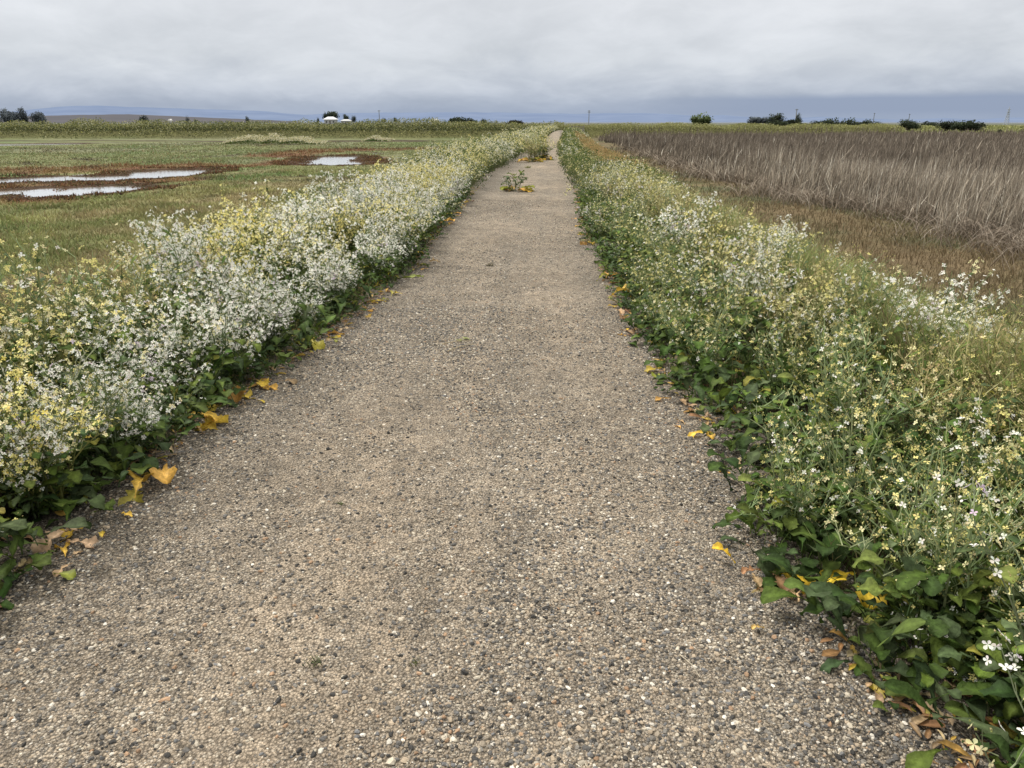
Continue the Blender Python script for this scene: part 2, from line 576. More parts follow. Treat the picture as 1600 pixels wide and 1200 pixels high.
def scatter_stones(n, y0, y1, smin, smax, power):
    y = y0 + (y1 - y0) * rng.random(n) ** power
    x = EL(y) - .1 + (ER(y) - EL(y) + .2) * rng.random(n)
    u = x - cx(y) + .55
    dens = .35 + .65 * sst(.38, .62, fbm(x * 1.3, y * .35, 120, 4)) + .5 * sst(.8, 1.4, np.abs(u))
    k = rng.random(n) < dens
    x, y = x[k], y[k]; n = len(x)
    V, F = ico()
    s = smin + (smax - smin) * rng.random(n) ** 3.2
    jit = 1 + .5 * (rng.random((n, 12, 1)) - .5)
    P = V[None] * jit
    sc = np.stack([s * (.8 + .7 * rng.random(n)), s * (.7 + .4 * rng.random(n)), s * (.45 + .35 * rng.random(n))], -1)
    P = P * sc[:, None, :]
    a = rng.random(n) * 6.283; ca, sa = np.cos(a)[:, None], np.sin(a)[:, None]
    X = P[..., 0] * ca - P[..., 1] * sa; Y = P[..., 0] * sa + P[..., 1] * ca
    Z = P[..., 2] + path_z(x, y)[:, None] + (sc[:, 2] * .25)[:, None]
    VV = np.stack([X + x[:, None], Y + y[:, None], Z], -1).reshape(-1, 3)
    FF = (F[None] + (np.arange(n) * 12)[:, None, None]).reshape(-1, 3)
    pal = np.array([(.045, .044, .043), (.1, .097, .094), (.17, .16, .145), (.25, .215, .17), (.34, .28, .21), (.42, .38, .31), (.58, .55, .49), (.15, .152, .157), (.32, .215, .14)])
    pr = np.array([.14, .17, .16, .15, .13, .12, .05, .055, .025]); pr /= pr.sum()
    c = pal[rng.choice(len(pal), n, p=pr)] * (.8 + .45 * rng.random((n, 1)))
    CC = np.repeat(c, 12, 0)
    return VV, FF, CC


sv = [scatter_stones(140000, .9, 6.5, .0024, .0088, 1.5), scatter_stones(36000, 5.0, 16, .004, .0095, 1.3), scatter_stones(480, .9, 9, .007, .0125, 1.2)]
o = 0; FV = []; FF = []; FC = []
for v, f, c in sv:
    FV.append(v); FF.append(f + o); FC.append(c); o += len(v)
stones = link("gravel", make_mesh("gravel", np.concatenate(FV), None, np.concatenate(FF), np.concatenate(FC)), M_stone)
tag(stones, "loose grey and tan gravel strewn over the path", "gravel", kind="stuff")

# ------------------------------------------------------------------ wild radish: leaves, flowers, whole plants
GREENS = [(.06, .105, .02), (.074, .12, .026), (.045, .08, .022), (.1, .145, .026), (.07, .108, .045), (.12, .165, .038), (.09, .125, .055)]
YELLOWS = [(.4, .3, .05), (.44, .31, .07), (.3, .27, .06), (.4, .24, .07)]
BROWNS = [(.3, .17, .08), (.36, .25, .14), (.22, .12, .06), (.42, .32, .19)]


def jitter(c, r, a=.18):
    k = 1 + r.uniform(-a, a)
    return tuple(max(0, v * k * (1 + r.uniform(-.06, .06))) for v in c)


def add_leaf(mb, base, az, pitch, length, width, r, col, droop=.6, lobes=True, n=8, curl=.0):
    """a lyrate leaf: stalk with small side lobes, then a broad round wavy end lobe, folded a little along a pale midrib"""
    d = Vector((math.cos(az), math.sin(az), 0)); side = Vector((-math.sin(az), math.cos(az), 0))
    pos = Vector(base); ang = pitch; vs = []; cs = []
    stalk = 0.2 if lobes else .1
    ph = r.uniform(0, 6.28); side_bend = r.uniform(-.5, .5); fold = r.uniform(.05, .4) + curl; wavy = r.uniform(.06, .2)
    ts = [1 - (1 - i / n) ** 1.45 for i in range(n + 1)]
    for i, t in enumerate(ts):
        if t < stalk: w = .05
        else:
            q = (t - stalk) / (1 - stalk)
            w = .5 * max(0.0, math.sin(math.pi * q ** 1.35)) ** .62
            if lobes and q < .5: w *= .55 + .5 * math.sin(q * 26 + ph) * (1 - q)
            elif lobes: w *= 1 + .13 * math.sin(q * 30 + ph)
            w = max(w, .04)
        if i == n: w = .05
        w *= width
        up = Vector((0, 0, math.cos(ang))) - d * math.sin(ang)
        wav = wavy * width * math.sin(t * 15 + ph)
        for k, f in ((-2, 1.0), (-1, .55), (0, 0), (1, .55), (2, 1.0)):
            sg = (k > 0) - (k < 0)
            lift = fold * w * f + (wav * f * f * (1 if k > 0 else -.8))
            we = w * (r.uniform(.84, 1.14) if abs(k) == 2 and n > 6 else 1)
            p = pos + side * (sg * f * we * (1 - min(curl, .9) * .4)) + up * lift
            vs.append(p)
            m = (1.5 if k == 0 else (1.03 if abs(k) == 1 else .9)) * (1 if t > .1 else .8)
            cs.append(tuple(v * m for v in col))
        if i < n:
            step = length * (ts[i + 1] - t)
            pos = pos + (d * math.cos(ang) + Vector((0, 0, math.sin(ang)))) * step
            ang -= droop * (1.6 * t + .25) * (ts[i + 1] - t) * 2.0
            az2 = side_bend * (ts[i + 1] - t)
            d = (d * math.cos(az2) + side * math.sin(az2)).normalized(); side = Vector((-d.y, d.x, 0))
    qs = []
    for i in range(n):
        for k in range(4):
            qs.append((i * 5 + k, i * 5 + k + 1, (i + 1) * 5 + k + 1, (i + 1) * 5 + k))
    mb.add(vs, qs, (), cs)


def add_flower(mb, c, nrm, rad, col, r):
    x = nrm.orthogonal().normalized(); y = nrm.cross(x)
    a0 = r.uniform(0, 6.28)
    for k in range(4):
        a = a0 + k * math.pi / 2 + r.uniform(-.2, .2)
        d = x * math.cos(a) + y * math.sin(a); s = nrm.cross(d)
        cup = r.uniform(.1, .55)
        L_ = rad * r.uniform(.85, 1.15)
        cc = jitter(col, r, .06)
        mb.add([c, c + d * L_ * .62 + s * L_ * .36 + nrm * L_ * cup * .6, c + d * L_ + s * L_ * .2 + nrm * L_ * cup * .6,
                c + d * L_ - s * L_ * .2 + nrm * L_ * cup * .6, c + d * L_ * .62 - s * L_ * .36 + nrm * L_ * cup * .6],
               [(0, 4, 3, 2)], [(0, 2, 1)], cc)


def add_bud(mb, c, d, ln, col):
    x = d.orthogonal().normalized() * ln * .3; y = d.cross(x).normalized() * ln * .3
    mb.add([c - d * ln * .5, c + x, c + y, c - x, c - y, c + d * ln * .5], (),
           [(0, 2, 1), (0, 3, 2), (0, 4, 3), (0, 1, 4), (5, 1, 2), (5, 2, 3), (5, 3, 4), (5, 4, 1)], col)


WHITE = (.85, .85, .8); CREAM = (.83, .78, .47); PALE = (.8, .73, .3); YEL = (.74, .62, .16); LILAC = (.7, .6, .72)
KINDS = {
    #           height  stems branches flw  petal mix                        big   spread  seed-tan
    'white':  dict(h=.74, ns=14, nb=7, nf=8, mix=[(WHITE, 9), (CREAM, 1.5), (LILAC, .3)], nl=28, ll=.14, sp=.55, st=(.12, .16, .075), bud=2),
    'cream':  dict(h=.74, ns=14, nb=7, nf=7, mix=[(CREAM, 5), (WHITE, 3), (PALE, 3)], nl=28, ll=.14, sp=.55, st=(.18, .19, .07), bud=5),
    'yellow': dict(h=.72, ns=13, nb=7, nf=7, mix=[(PALE, 6), (YEL, 1.5), (CREAM, 3)], nl=28, ll=.14, sp=.55, st=(.18, .19, .06), bud=5),
    'green':  dict(h=.68, ns=13, nb=8, nf=2, mix=[(CREAM, 4), (PALE, 4), (WHITE, 2)], nl=36, ll=.145, sp=.6, st=(.19, .24, .115), bud=6),
    'faded':  dict(h=.68, ns=14, nb=9, nf=2, mix=[(CREAM, 4), (PALE, 3), ((.55, .43, .24), 3)], nl=22, ll=.13, sp=.6, st=(.28, .26, .12), bud=8),
    'arching': dict(h=1.05, ns=5, nb=9, nf=5, mix=[(WHITE, 6), (CREAM, 3), (PALE, 2), (LILAC, 1)], nl=14, ll=.14, sp=1.15, st=(.2, .22, .13), bud=4),
    'leafy':  dict(h=.4, ns=5, nb=5, nf=2, mix=[(WHITE, 5), (PALE, 3)], nl=44, ll=.16, sp=.75, st=(.12, .17, .075), bud=2),
}


def pick(mix, r):
    t = r.uniform(0, sum(w for _, w in mix))
    for c, w in mix:
        t -= w
        if t <= 0: return c
    return mix[-1][0]


def radish(kind, seed, old=0.0, sc=1.0):
    """meshes of one wild radish plant: stems, leaves, flowers"""
    r = random.Random(seed)
    p = KINDS[kind]
    S, Lf, B = MB(), MB(), MB()
    for s in range(p['ns']):
        az = 2.399 * s + r.uniform(-.5, .5)
        tilt = r.uniform(.05, .75) * p['sp'] + (.2 if s % 3 == 0 else 0)
        h = p['h'] * r.uniform(.72, 1.15)
        pt = Vector((math.cos(az) * r.uniform(0, .1), math.sin(az) * r.uniform(0, .1), -.02))
        pts = [pt.copy()]; m = 8; a = tilt * .4
        az1 = az
        for i in range(m):
            a += tilt * .22 + r.uniform(-.09, .09); az1 += r.uniform(-.22, .22)
            pt = pt + Vector((math.cos(az1) * math.sin(a), math.sin(az1) * math.sin(a), math.cos(a))) * (h / m)
            pts.append(pt.copy())
        sc_ = jitter(p['st'], r)
        S.tube(pts, .006, .002, 4, sc_)
        nb = p['nb'] + r.randint(-1, 2)
        for b in range(nb):
            t = .3 + .7 * (b + r.random()) / nb
            i = min(int(t * m), m - 1)
            q = pts[i].lerp(pts[i + 1], t * m - i) if i < m else pts[-1]
            q = q.copy()
            ba = b * 2.399 + r.uniform(-.4, .4); el = r.uniform(.35, .95)
            ln = p['h'] * r.uniform(.14, .34) * (1.25 - .55 * t)
            d = Vector((math.cos(ba) * math.cos(el), math.sin(ba) * math.cos(el), math.sin(el)))
            bp = [q.copy()]
            for j in range(4):
                d = (d + Vector((r.uniform(-.14, .14), r.uniform(-.14, .14), .1))).normalized()
                q = q + d * ln / 4
                bp.append(q.copy())
            S.tube(bp, .0026, .0012, 3, sc_)
            # pods below the flowers
            for j in range(r.randint(1, 4)):
                tt = r.uniform(.25, .85) * 4; i2 = min(int(tt), 3)
                b0 = bp[i2].lerp(bp[i2 + 1], tt - i2)
                pd = (d + Vector((r.uniform(-1, 1), r.uniform(-1, 1), r.uniform(-.2, .8)))).normalized()
                S.tube([b0, b0 + pd * .018, b0 + pd * r.uniform(.03, .05)], .0011, .0016, 3, sc_)
            hue = pick(p['mix'], r)
            nf = max(1, int(p['nf'] * r.uniform(.5, 1.5)))
            for j in range(nf):
                fo = Vector((r.gauss(0, 1), r.gauss(0, 1), r.gauss(0, .55))) * .02
                fc = bp[-1] + fo - d * (r.random() ** 1.6 * .11)
                nrm = (fo.normalized() * .8 + Vector((0, 0, .5)) + Vector((r.uniform(-.5, .5), r.uniform(-.5, .5), r.uniform(-.2, .4)))).normalized()
                add_flower(B, fc, nrm, r.uniform(.0105, .0155), hue if r.random() < .8 else pick(p['mix'], r), r)
            for j in range(p['bud']):
                fo = Vector((r.gauss(0, 1), r.gauss(0, 1), abs(r.gauss(0, 1)))) * .014
                bc = (.36, .36, .13) if r.random() < .6 else (.5, .46, .22)
                add_bud(B, bp[-1] + d * .008 + fo, (d + fo * 20).normalized(), r.uniform(.008, .013), jitter(bc, r))
            if r.random() < .6:
                add_leaf(Lf, bp[0], ba, r.uniform(.1, .8), r.uniform(.04, .09), .022, r, jitter(r.choice(GREENS), r), .5, False, 3)
        # leaves climbing the stem
        for j in range(5):
            t = r.uniform(.05, .7); i = int(t * m)
            add_leaf(Lf, pts[i], r.uniform(0, 6.28), r.uniform(.0, .7), r.uniform(.08, .15), r.uniform(.03, .06), r, jitter(r.choice(GREENS), r), .7, True, 5)
    for j in range(p['nl']):
        az = 2.399 * j + r.uniform(-.5, .5)
        rad = r.uniform(.02, .22); hgt = r.uniform(.0, .3) * (1.2 if kind == 'leafy' else 1.15)
        ln = p['ll'] * r.uniform(.7, 1.75)
        low = hgt < .07
        col = r.choice(GREENS)
        col = tuple(v * (.5 + 1.3 * hgt) for v in col)  # lower leaves darker: shade inside the hedge put into their colour
        if low and r.random() < .13 + old: col = r.choice(YELLOWS)
        elif r.random() < .05: col = (.2, .2, .04)
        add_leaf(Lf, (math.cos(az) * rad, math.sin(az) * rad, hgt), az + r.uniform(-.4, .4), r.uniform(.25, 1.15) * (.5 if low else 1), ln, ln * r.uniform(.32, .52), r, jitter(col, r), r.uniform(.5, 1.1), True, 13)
    return S.mesh("stem"), Lf.mesh("foliage", True), B.mesh("blossom")


LIB = {}
for ki, kind in enumerate(KINDS):
    LIB[kind] = [radish(kind, 100 * ki + j, .0 + .12 * (kind == 'leafy')) for j in range(4)]
LIMIT = 18.5


def radish_thing(kind, var, loc, rz, sc, label, group, tilt=(0, 0), zs=1.0):
    t = empty("wild_radish", loc, rz, sc)
    t.rotation_euler = (tilt[0], tilt[1], rz)
    t.scale = (sc, sc, sc * zs)
    tag(t, label, "plant", group)
    s, l, b = LIB[kind][var % len(LIB[kind])]
    link("stem", s, M_stem, t); link("foliage", l, M_leaf, t); link("blossom", b, M_petal, t)
    return t


COLWORD = {'white': 'white flowered', 'cream': 'cream flowered', 'yellow': 'pale yellow flowered', 'green': 'green thinly flowered', 'faded': 'faded straw tinged', 'leafy': 'low broad leaved', 'arching': 'tall arching'}


def kind_at(side, row, y, r):
    """which look the border has at a spot"""
    t = r.random()
    p = float(vn(np.array(y * .42), np.array(side * 7.0 + row * .25), 301))
    if side < 0:
        if y < 2.7: return 'yellow' if t < .25 else 'green' if t < .8 else 'cream'
        if y < 3.8: return 'green' if t < .6 else 'yellow' if t < .75 else 'faded' if t < .9 else 'cream'
        if y < 5.2 and row > 1: return 'green' if t < .62 else 'cream' if t < .8 else 'yellow' if t < .9 else 'faded'
        if y < 6.3: return ('white' if t < .72 else 'green') if row < 2 else ('white' if t < .55 else 'cream' if t < .7 else 'faded') if row == 2 else ('cream' if t < .3 else 'faded' if t < .65 else 'green' if t < .88 else 'white')
        if y < 9.5: return 'yellow' if t < .25 else 'cream' if t < .7 else 'white'
        if y < 13: return ('white' if t < .75 else 'cream') if row < 4 else 'cream'
        if t < .3: return 'cream'
        return 'yellow' if p < .42 else 'white' if p < .62 else 'cream'
    if row >= 4: return 'white' if t < .4 else 'cream' if t < .6 else 'faded'
    if row < 2:
        if y < 4.2: return 'green' if t < .9 else 'cream'
        return 'green' if t < .7 else 'leafy' if t < .8 else 'white' if t < .88 else 'faded'
    return 'faded' if t < .42 else 'green' if t < .7 else 'cream' if t < .88 else 'white'


spots = []
r = random.Random(5)
y = 1.2
while y < LIMIT:
    for row, o_ in enumerate((.16, .42, 1.0, 1.6, 2.15)):
        if row == 0:
            for q in (0, .3):
                yy = y + q + r.uniform(-.08, .08)
                if r.random() < .72: spots.append((-1, 0, float(EL(yy)) - o_ - r.uniform(0, .12), yy))
            continue
        yy = y + r.uniform(-.25, .25)
        if row == 4 and r.random() < .35: continue
        spots.append((-1, row, float(EL(yy)) - o_ + r.uniform(-.13, .13), yy))
    y += .62
y = .35
while y < LIMIT:
    for row, o_ in enumerate((.16, .5, 1.05, 1.65, 2.25, 2.85)):
        if row == 0:
            for q in (0, .32):
                yy = y + q + r.uniform(-.08, .08)
                if r.random() < .62: spots.append((1, 0, float(ER(yy)) + o_ + r.uniform(0, .14), yy))
            continue
        yy = y + r.uniform(-.25, .25)
        if (row == 5 and yy > 7) or (row == 4 and r.random() < .2): continue
        if row > 0 and yy < .75: continue
        spots.append((1, row, float(ER(yy)) + o_ + r.uniform(-.13, .13), yy))
    y += .66
ROWW = {-1: ['rooted at the gravel edge of the left border', 'along the front of the left border', 'in the middle of the left border', 'in the middle of the left border', 'on the marsh side of the left border'],
        1: ['rooted at the gravel edge of the right border', 'along the front of the right border', 'in the middle of the right border', 'in the middle of the right border', 'on the reed side of the right bank', 'on the reed side of the right bank']}
var = 0
spots += [(1, 1, 1.5, 1.12), (1, 1, 1.32, 1.5), (1, 1, 1.78, 1.62), (1, 1, 1.3, 2.05), (-1, 1, -2.35, 2.3), (-1, 1, -2.2, 3.1), (-1, 1, -2.12, 2.72), (-1, 1, -2.25, 2.0)]
spots.sort(key=lambda s: s[3])
for side, row, x, yy in spots[:298]:
    u = x - float(cx(yy))
    kind = kind_at(side, row, yy, r)
    if row == 0: kind = 'leafy' if (r.random() < (.5 if side < 0 else .62) or yy < 1.6) else ('white' if side < 0 else 'green')
    if (x, yy) in ((1.5, 1.12), (1.32, 1.5), (1.78, 1.62), (1.3, 2.05), (-2.35, 2.3), (-2.2, 3.1)): kind = 'arching' if x not in (1.3, -2.2) else 'green'
    if x in (-2.12, -2.25): kind = 'yellow'
    z = float(HT(x, yy))
    var += 1
    sc = r.uniform(.84, 1.14) * (1.0 if side < 0 else .95)
    if row == 0: sc *= r.uniform(.55, .85)
    if side < 0 and yy < 5.5 and row in (2, 3): sc *= 1.12
    if row == 1: sc *= .92
    if side > 0 and row >= 3 and yy > 5.5: sc *= .85 if row == 3 else .75
    if side > 0 and row >= 4 and 3.2 < yy <= 5.5: sc *= .75
    if row == 1 and ((side < 0 and var % 9 == 0) or (side > 0 and var % 7 == 0)): kind = 'arching'
    if side < 0 and row == 4: sc *= .85
    where = ROWW[side][row]
    tilt = (r.uniform(-.1, .1), r.uniform(-.1, .1) + (.2 if row == 1 and side < 0 else .1 if row == 1 else 0) * -side)
    lab = COLWORD[kind] + " wild radish " + where
    radish_thing(kind, var * 7 + r.randint(0, 3), (x, yy, z), r.uniform(0, 6.28), sc, lab, lab, tilt)
reached = max(s[3] for s in spots[:298])

# ------------------------------------------------------------------ vectorised scatter meshes
def quads_at(P, size, col, aspect=1.0, up=0.0):
    """one small leaf or petal face at each point, turned at random"""
    n = len(P)
    a = rng.normal(size=(n, 3)); a[:, 2] *= (1 - up); a /= np.linalg.norm(a, axis=1)[:, None]
    b = rng.normal(size=(n, 3)); b -= a * (a * b).sum(1)[:, None]; b /= np.linalg.norm(b, axis=1)[:, None]
    s = np.asarray(size).reshape(-1, 1)
    A = a * s; B = b * s * aspect
    V = np.stack([P - A, P - B * .9 + A * .1, P + A, P + B + A * .1], 1).reshape(-1, 3)
    F = np.arange(n * 4).reshape(-1, 4)
    return V, F, np.repeat(col, 4, 0)


def blades(P, h, w, az, lean, col, bend=.6, tipc=1.15, basec=.62):
    """grass blades or reed stalks as bent ribbons"""
    n = len(P)
    h = np.broadcast_to(h, n); w = np.broadcast_to(w, n); lean = np.broadcast_to(lean, n)
    d = np.stack([np.cos(az), np.sin(az), np.zeros(n)], -1)
    fa = rng.random(n) * 6.283
    s = np.stack([np.cos(fa), np.sin(fa), np.zeros(n)], -1)
    up = np.array([0, 0, 1.0])
    m1 = P + up * (h * .55)[:, None] + d * (h * lean * .35)[:, None]
    tip = P + up * (h * (1 - .25 * np.minimum(lean, 1) * bend))[:, None] + d * (h * lean)[:, None]
    hw = (w * .5)[:, None]
    V = np.stack([P - s * hw, P + s * hw, m1 + s * hw * .8, m1 - s * hw * .8, tip], 1).reshape(-1, 3)
    o = np.arange(n)[:, None] * 5
    Q = o + np.array([0, 1, 2, 3]); T = o + np.array([3, 2, 4])
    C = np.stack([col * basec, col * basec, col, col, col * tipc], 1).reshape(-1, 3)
    return V, Q, T, C


class Big:
    def __init__(s): s.V = []; s.Q = []; s.T = []; s.C = []; s.o = 0

    def add(s, V, Q=None, T=None, C=None):
        s.V.append(V); s.C.append(C)
        if Q is not None: s.Q.append(Q + s.o)
        if T is not None: s.T.append(T + s.o)
        s.o += len(V)

    def mesh(s, name):
        return make_mesh(name, np.concatenate(s.V), np.concatenate(s.Q) if s.Q else None, np.concatenate(s.T) if s.T else None, np.concatenate(s.C))


def palette(n, cols, wts, var=.2):
    c = np.array(cols)[rng.choice(len(cols), n, p=np.array(wts) / sum(wts))]
    return c * (1 - var + 2 * var * rng.random((n, 1)))


# --- the borders farther along the path, too many to tell apart
def thicket(side):
    g = Big()
    rows = (.42, .9, 1.45, 2.0, 2.5) if side < 0 else (.4, .9, 1.45, 2.1, 2.8, 3.4)
    yy = reached + .1
    while yy < 152:
        d = yy
        for ri, u in enumerate(rows):
            y1 = yy + r.uniform(-.35, .35)
            u1 = u + r.uniform(-.16, .16)
            x1 = float(EL(y1)) - u1 if side < 0 else float(ER(y1)) + u1
            z1 = float(HT(x1, y1))
            k = kind_at(side, ri, y1, r)
            if side > 0 and 24 < y1 < 90 and 1 < ri < 5 and r.random() < .85: k = 'tan'
            hgt = (.82 if side < 0 else .64) * r.uniform(.72, 1.18) * (.75 + .5 * float(vn(np.array(y1 * .3), np.array(side * 9.0), 311)))
            if side > 0 and ri > 3: hgt *= .85
            if side < 0 and 45 < y1: hgt *= 1.1
            R0 = .48
            lod = 1.0 if d < 32 else .55 if d < 60 else .3
            szk = 1.0 if d < 32 else 1.45 if d < 60 else 2.2
            nl = int(240 * lod); nf = int((330 if k == 'white' else 300 if k in ('cream', 'yellow') else 130) * lod)
            if side > 0: nf = int(nf * .7)
            ph = rng.random(nl) * 6.283; rr = R0 * np.sqrt(rng.random(nl)); zz = hgt * rng.random(nl) ** .8 * (1 - .45 * (rr / R0) ** 2)
            P = np.stack([x1 + rr * np.cos(ph), y1 + rr * np.sin(ph), z1 + zz], -1)
            gc = palette(nl, GREENS + [(.15, .17, .07)], [1, 1, 1, 1, 1, 1, 1, 1.5 + 2 * (k in ('faded', 'cream'))])
            if k == 'tan': gc = palette(nl, [(.4, .27, .12), (.3, .22, .1), (.18, .17, .06)], [2, 2, 1])
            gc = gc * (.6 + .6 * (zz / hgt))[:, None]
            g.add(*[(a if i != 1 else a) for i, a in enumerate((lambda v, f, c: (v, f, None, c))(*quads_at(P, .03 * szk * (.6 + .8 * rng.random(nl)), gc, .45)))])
            ph = rng.random(nf) * 6.283; rr = R0 * 1.08 * np.sqrt(rng.random(nf)); zz = hgt * (.42 + .66 * rng.random(nf) ** .75) * (1 - .42 * (rr / R0) ** 2)
            # gather the flowers in sprays
            nc = max(6, nf // 9); cp = np.stack([R0 * np.sqrt(rng.random(nc)) * np.cos(np.arange(nc) * 2.4), R0 * np.sqrt(rng.random(nc)) * np.sin(np.arange(nc) * 2.4)], -1)
            ci = rng.integers(0, nc, nf); cz = .4 + .62 * rng.random(nc) ** .7
            q = cp[ci] + rng.normal(size=(nf, 2)) * .035
            q2 = (q ** 2).sum(1) / R0 ** 2
            zz = hgt * (cz[ci] * (1 - .4 * np.minimum(q2, 1.2))) + rng.normal(size=nf) * .025
            P = np.stack([x1 + q[:, 0], y1 + q[:, 1], z1 + zz], -1)
            mixk = {'white': ([WHITE, CREAM], [8, 2]), 'cream': ([CREAM, WHITE, PALE], [5, 3, 3]), 'yellow': ([PALE, YEL, CREAM], [6, 2, 3]),
                    'green': ([CREAM, PALE, (.3, .32, .12)], [3, 3, 3]), 'faded': ([CREAM, PALE, (.45, .38, .18)], [3, 3, 4]), 'leafy': ([WHITE, PALE], [1, 1]), 'tan': ([(.52, .36, .17), (.42, .33, .15)], [1, 1])}[k]
            g.add(*(lambda v, f, c: (v, f, None, c))(*quads_at(P, .0125 * szk * (.7 + .6 * rng.random(nf)), palette(nf, *mixk, .08), .8)))
            ns = int(40 * lod)
            ph = rng.random(ns) * 6.283; rr = R0 * .9 * np.sqrt(rng.random(ns))
            P = np.stack([x1 + rr * np.cos(ph) * .6, y1 + rr * np.sin(ph) * .6, np.full(ns, z1)], -1)
            g.add(*blades(P, hgt * (.6 + .45 * rng.random(ns)), .006 * szk, ph, .35 + .3 * rng.random(ns), palette(ns, [(.13, .17, .075), (.2, .2, .09)], [1, 1])))
        yy += .58 if d < 60 else .75
    return g


for side, w in ((-1, "left"), (1, "right")):
    o = link("flowering_undergrowth", thicket(side).mesh("flowering_undergrowth"), M_petal)
    tag(o, "distant flowering wild radish massed along the %s side of the path" % w, "undergrowth", kind="stuff")


# --- grass
def fan(n, d0, d1, a0, a1, power=1.5):
    """points thinning out with distance from the standpoint; angles measured clockwise from +Y"""
    e = 2 - power - 1
    t = rng.random(n)
    if abs(e) < 1e-6: d = d0 * (d1 / d0) ** t
    else: d = (d0 ** e + t * (d1 ** e - d0 ** e)) ** (1 / e)
    a = R(a0) + (R(a1) - R(a0)) * rng.random(n)
    return d * np.sin(a), d * np.cos(a), d


g = Big()
x, y, d = fan(330000, 5, 125, -66, 0, 1.25)
u = x - cx(y)
sd = pond_sdf(x, y); rdv = red_sdf(x, y)
patch = fbm(x * .6, y * .6, 141, 3)
k = (u < -4.3) & ((sd > .1) | ((sd > -.9) & (vn(x * 1.5, y * 1.5, 145) > .72))) & (y > 1) & (y < 150) & (patch + .25 * rng.random(len(x)) > .34)
x, y, d, sd, rdv, patch = x[k], y[k], d[k], sd[k], rdv[k], patch[k]
n = len(x)
c = ground_colour(x, y)
c = c * (1.15 + .85 * rng.random((n, 1))) * (.75 + .5 * vn(x * 1.3, y * 1.3, 151))[:, None]
straw = rng.random(n) < .16
c[straw] = palette(straw.sum(), [(.26, .21, .11), (.2, .17, .085)], [1, 1])
lowbank = np.clip(1 - rdv / 1.5, 0, 1)
hh = (.07 + .13 * rng.random(n)) * (.6 + .9 * vn(x * .5, y * .5, 143)) * (1 + .35 * lowbank)
u = x - cx(y)
tall = (1 - sst(4.3, 7.5, -u)) * rng.random(n)
hh = hh * (1 + 1.6 * tall)
hh = hh * (.25 + .75 * sst(.2, 4.5, sd * 45 / np.maximum(d, 45)))
hh = np.where((np.abs(y - 122) < 9) & (x < -20), hh * .4, hh)
hh = np.where(sd < .1, .16 + .1 * rng.random(n), hh)
P = np.stack([x, y, HT(x, y) - .01], -1)
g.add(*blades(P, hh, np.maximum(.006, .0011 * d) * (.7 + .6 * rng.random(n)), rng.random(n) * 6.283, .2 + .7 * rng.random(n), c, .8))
m = 260000
px_ = rng.uniform(-75, -9, m); py2 = rng.uniform(26, 78, m)
sd = pond_sdf(px_, py2)
k = (sd > -.4) & (sd < 1.9) & (vn(px_ * 1.1, py2 * 1.1, 441) + .2 * rng.random(m) > .45)
px_, py2, sd = px_[k], py2[k], sd[k]; m = len(px_)
hh = (.04 + .1 * rng.random(m)) * (.3 + 1.1 * vn(px_ * .8, py2 * .8, 443)) * (.6 + .9 * sst(.3, 1.5, sd))
c = palette(m, [(.16, .07, .035), (.1, .05, .03), (.2, .12, .055), (.1, .11, .045), (.06, .04, .028)], [3, 3, 2, 2, 2], .3)
g.add(*blades(np.stack([px_, py2, np.maximum(HT(px_, py2), WATER - .02)], -1), hh, .05 * (.6 + .8 * rng.random(m)), rng.random(m) * 6.283, .1 + .6 * rng.random(m), c, .8, 1.1, .45))
o = link("grass", g.mesh("grass"), M_blade)
tag(o, "short green and tan marsh grass left of the path", "grass", kind="stuff")

g = Big()
x, y, d = fan(190000, 2.5, 90, 3, 70, 1.4)
u = x - cx(y)
k = (u > 2.3) & (u < reed_edge(y) + 1.2) & (fbm(x * .8, y * .8, 161, 3) + .3 * rng.random(len(x)) > .36)
x, y, d, u = x[k], y[k], d[k], u[k]; n = len(x)
bank = 1 - sst(4.2, 5.4, u)
c = ground_colour(x, y) * (1.0 + .8 * rng.random((n, 1)))
gb = palette(n, [(.17, .24, .07), (.23, .28, .1), (.3, .27, .12), (.42, .35, .19)], [3, 3.4, 1.2, .9])
tn = palette(n, [(.36, .26, .13), (.3, .2, .1)], [1, 1])
tanzone = sst(24, 34, y) * (1 - sst(60, 90, y))
c = np.where((rng.random(n) < bank)[:, None], np.where((rng.random(n) < tanzone * .75)[:, None], tn, gb), c)
oz = rng.random(n) < .18
c[oz] = palette(oz.sum(), [(.2, .155, .085), (.23, .19, .11), (.13, .09, .05)], [2, 2, 1.3])
hh = (.1 + .16 * rng.random(n)) * (.6 + .8 * vn(x * .7, y * .7, 163)) + bank * (.22 + .26 * rng.random(n))
P = np.stack([x, y, HT(x, y) - .01], -1)
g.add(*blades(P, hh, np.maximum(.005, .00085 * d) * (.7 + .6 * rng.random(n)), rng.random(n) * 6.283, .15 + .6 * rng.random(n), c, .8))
o = link("grass", g.mesh("grass"), M_blade)
tag(o, "brown and olive grass between the right bank and the reeds", "grass", kind="stuff")

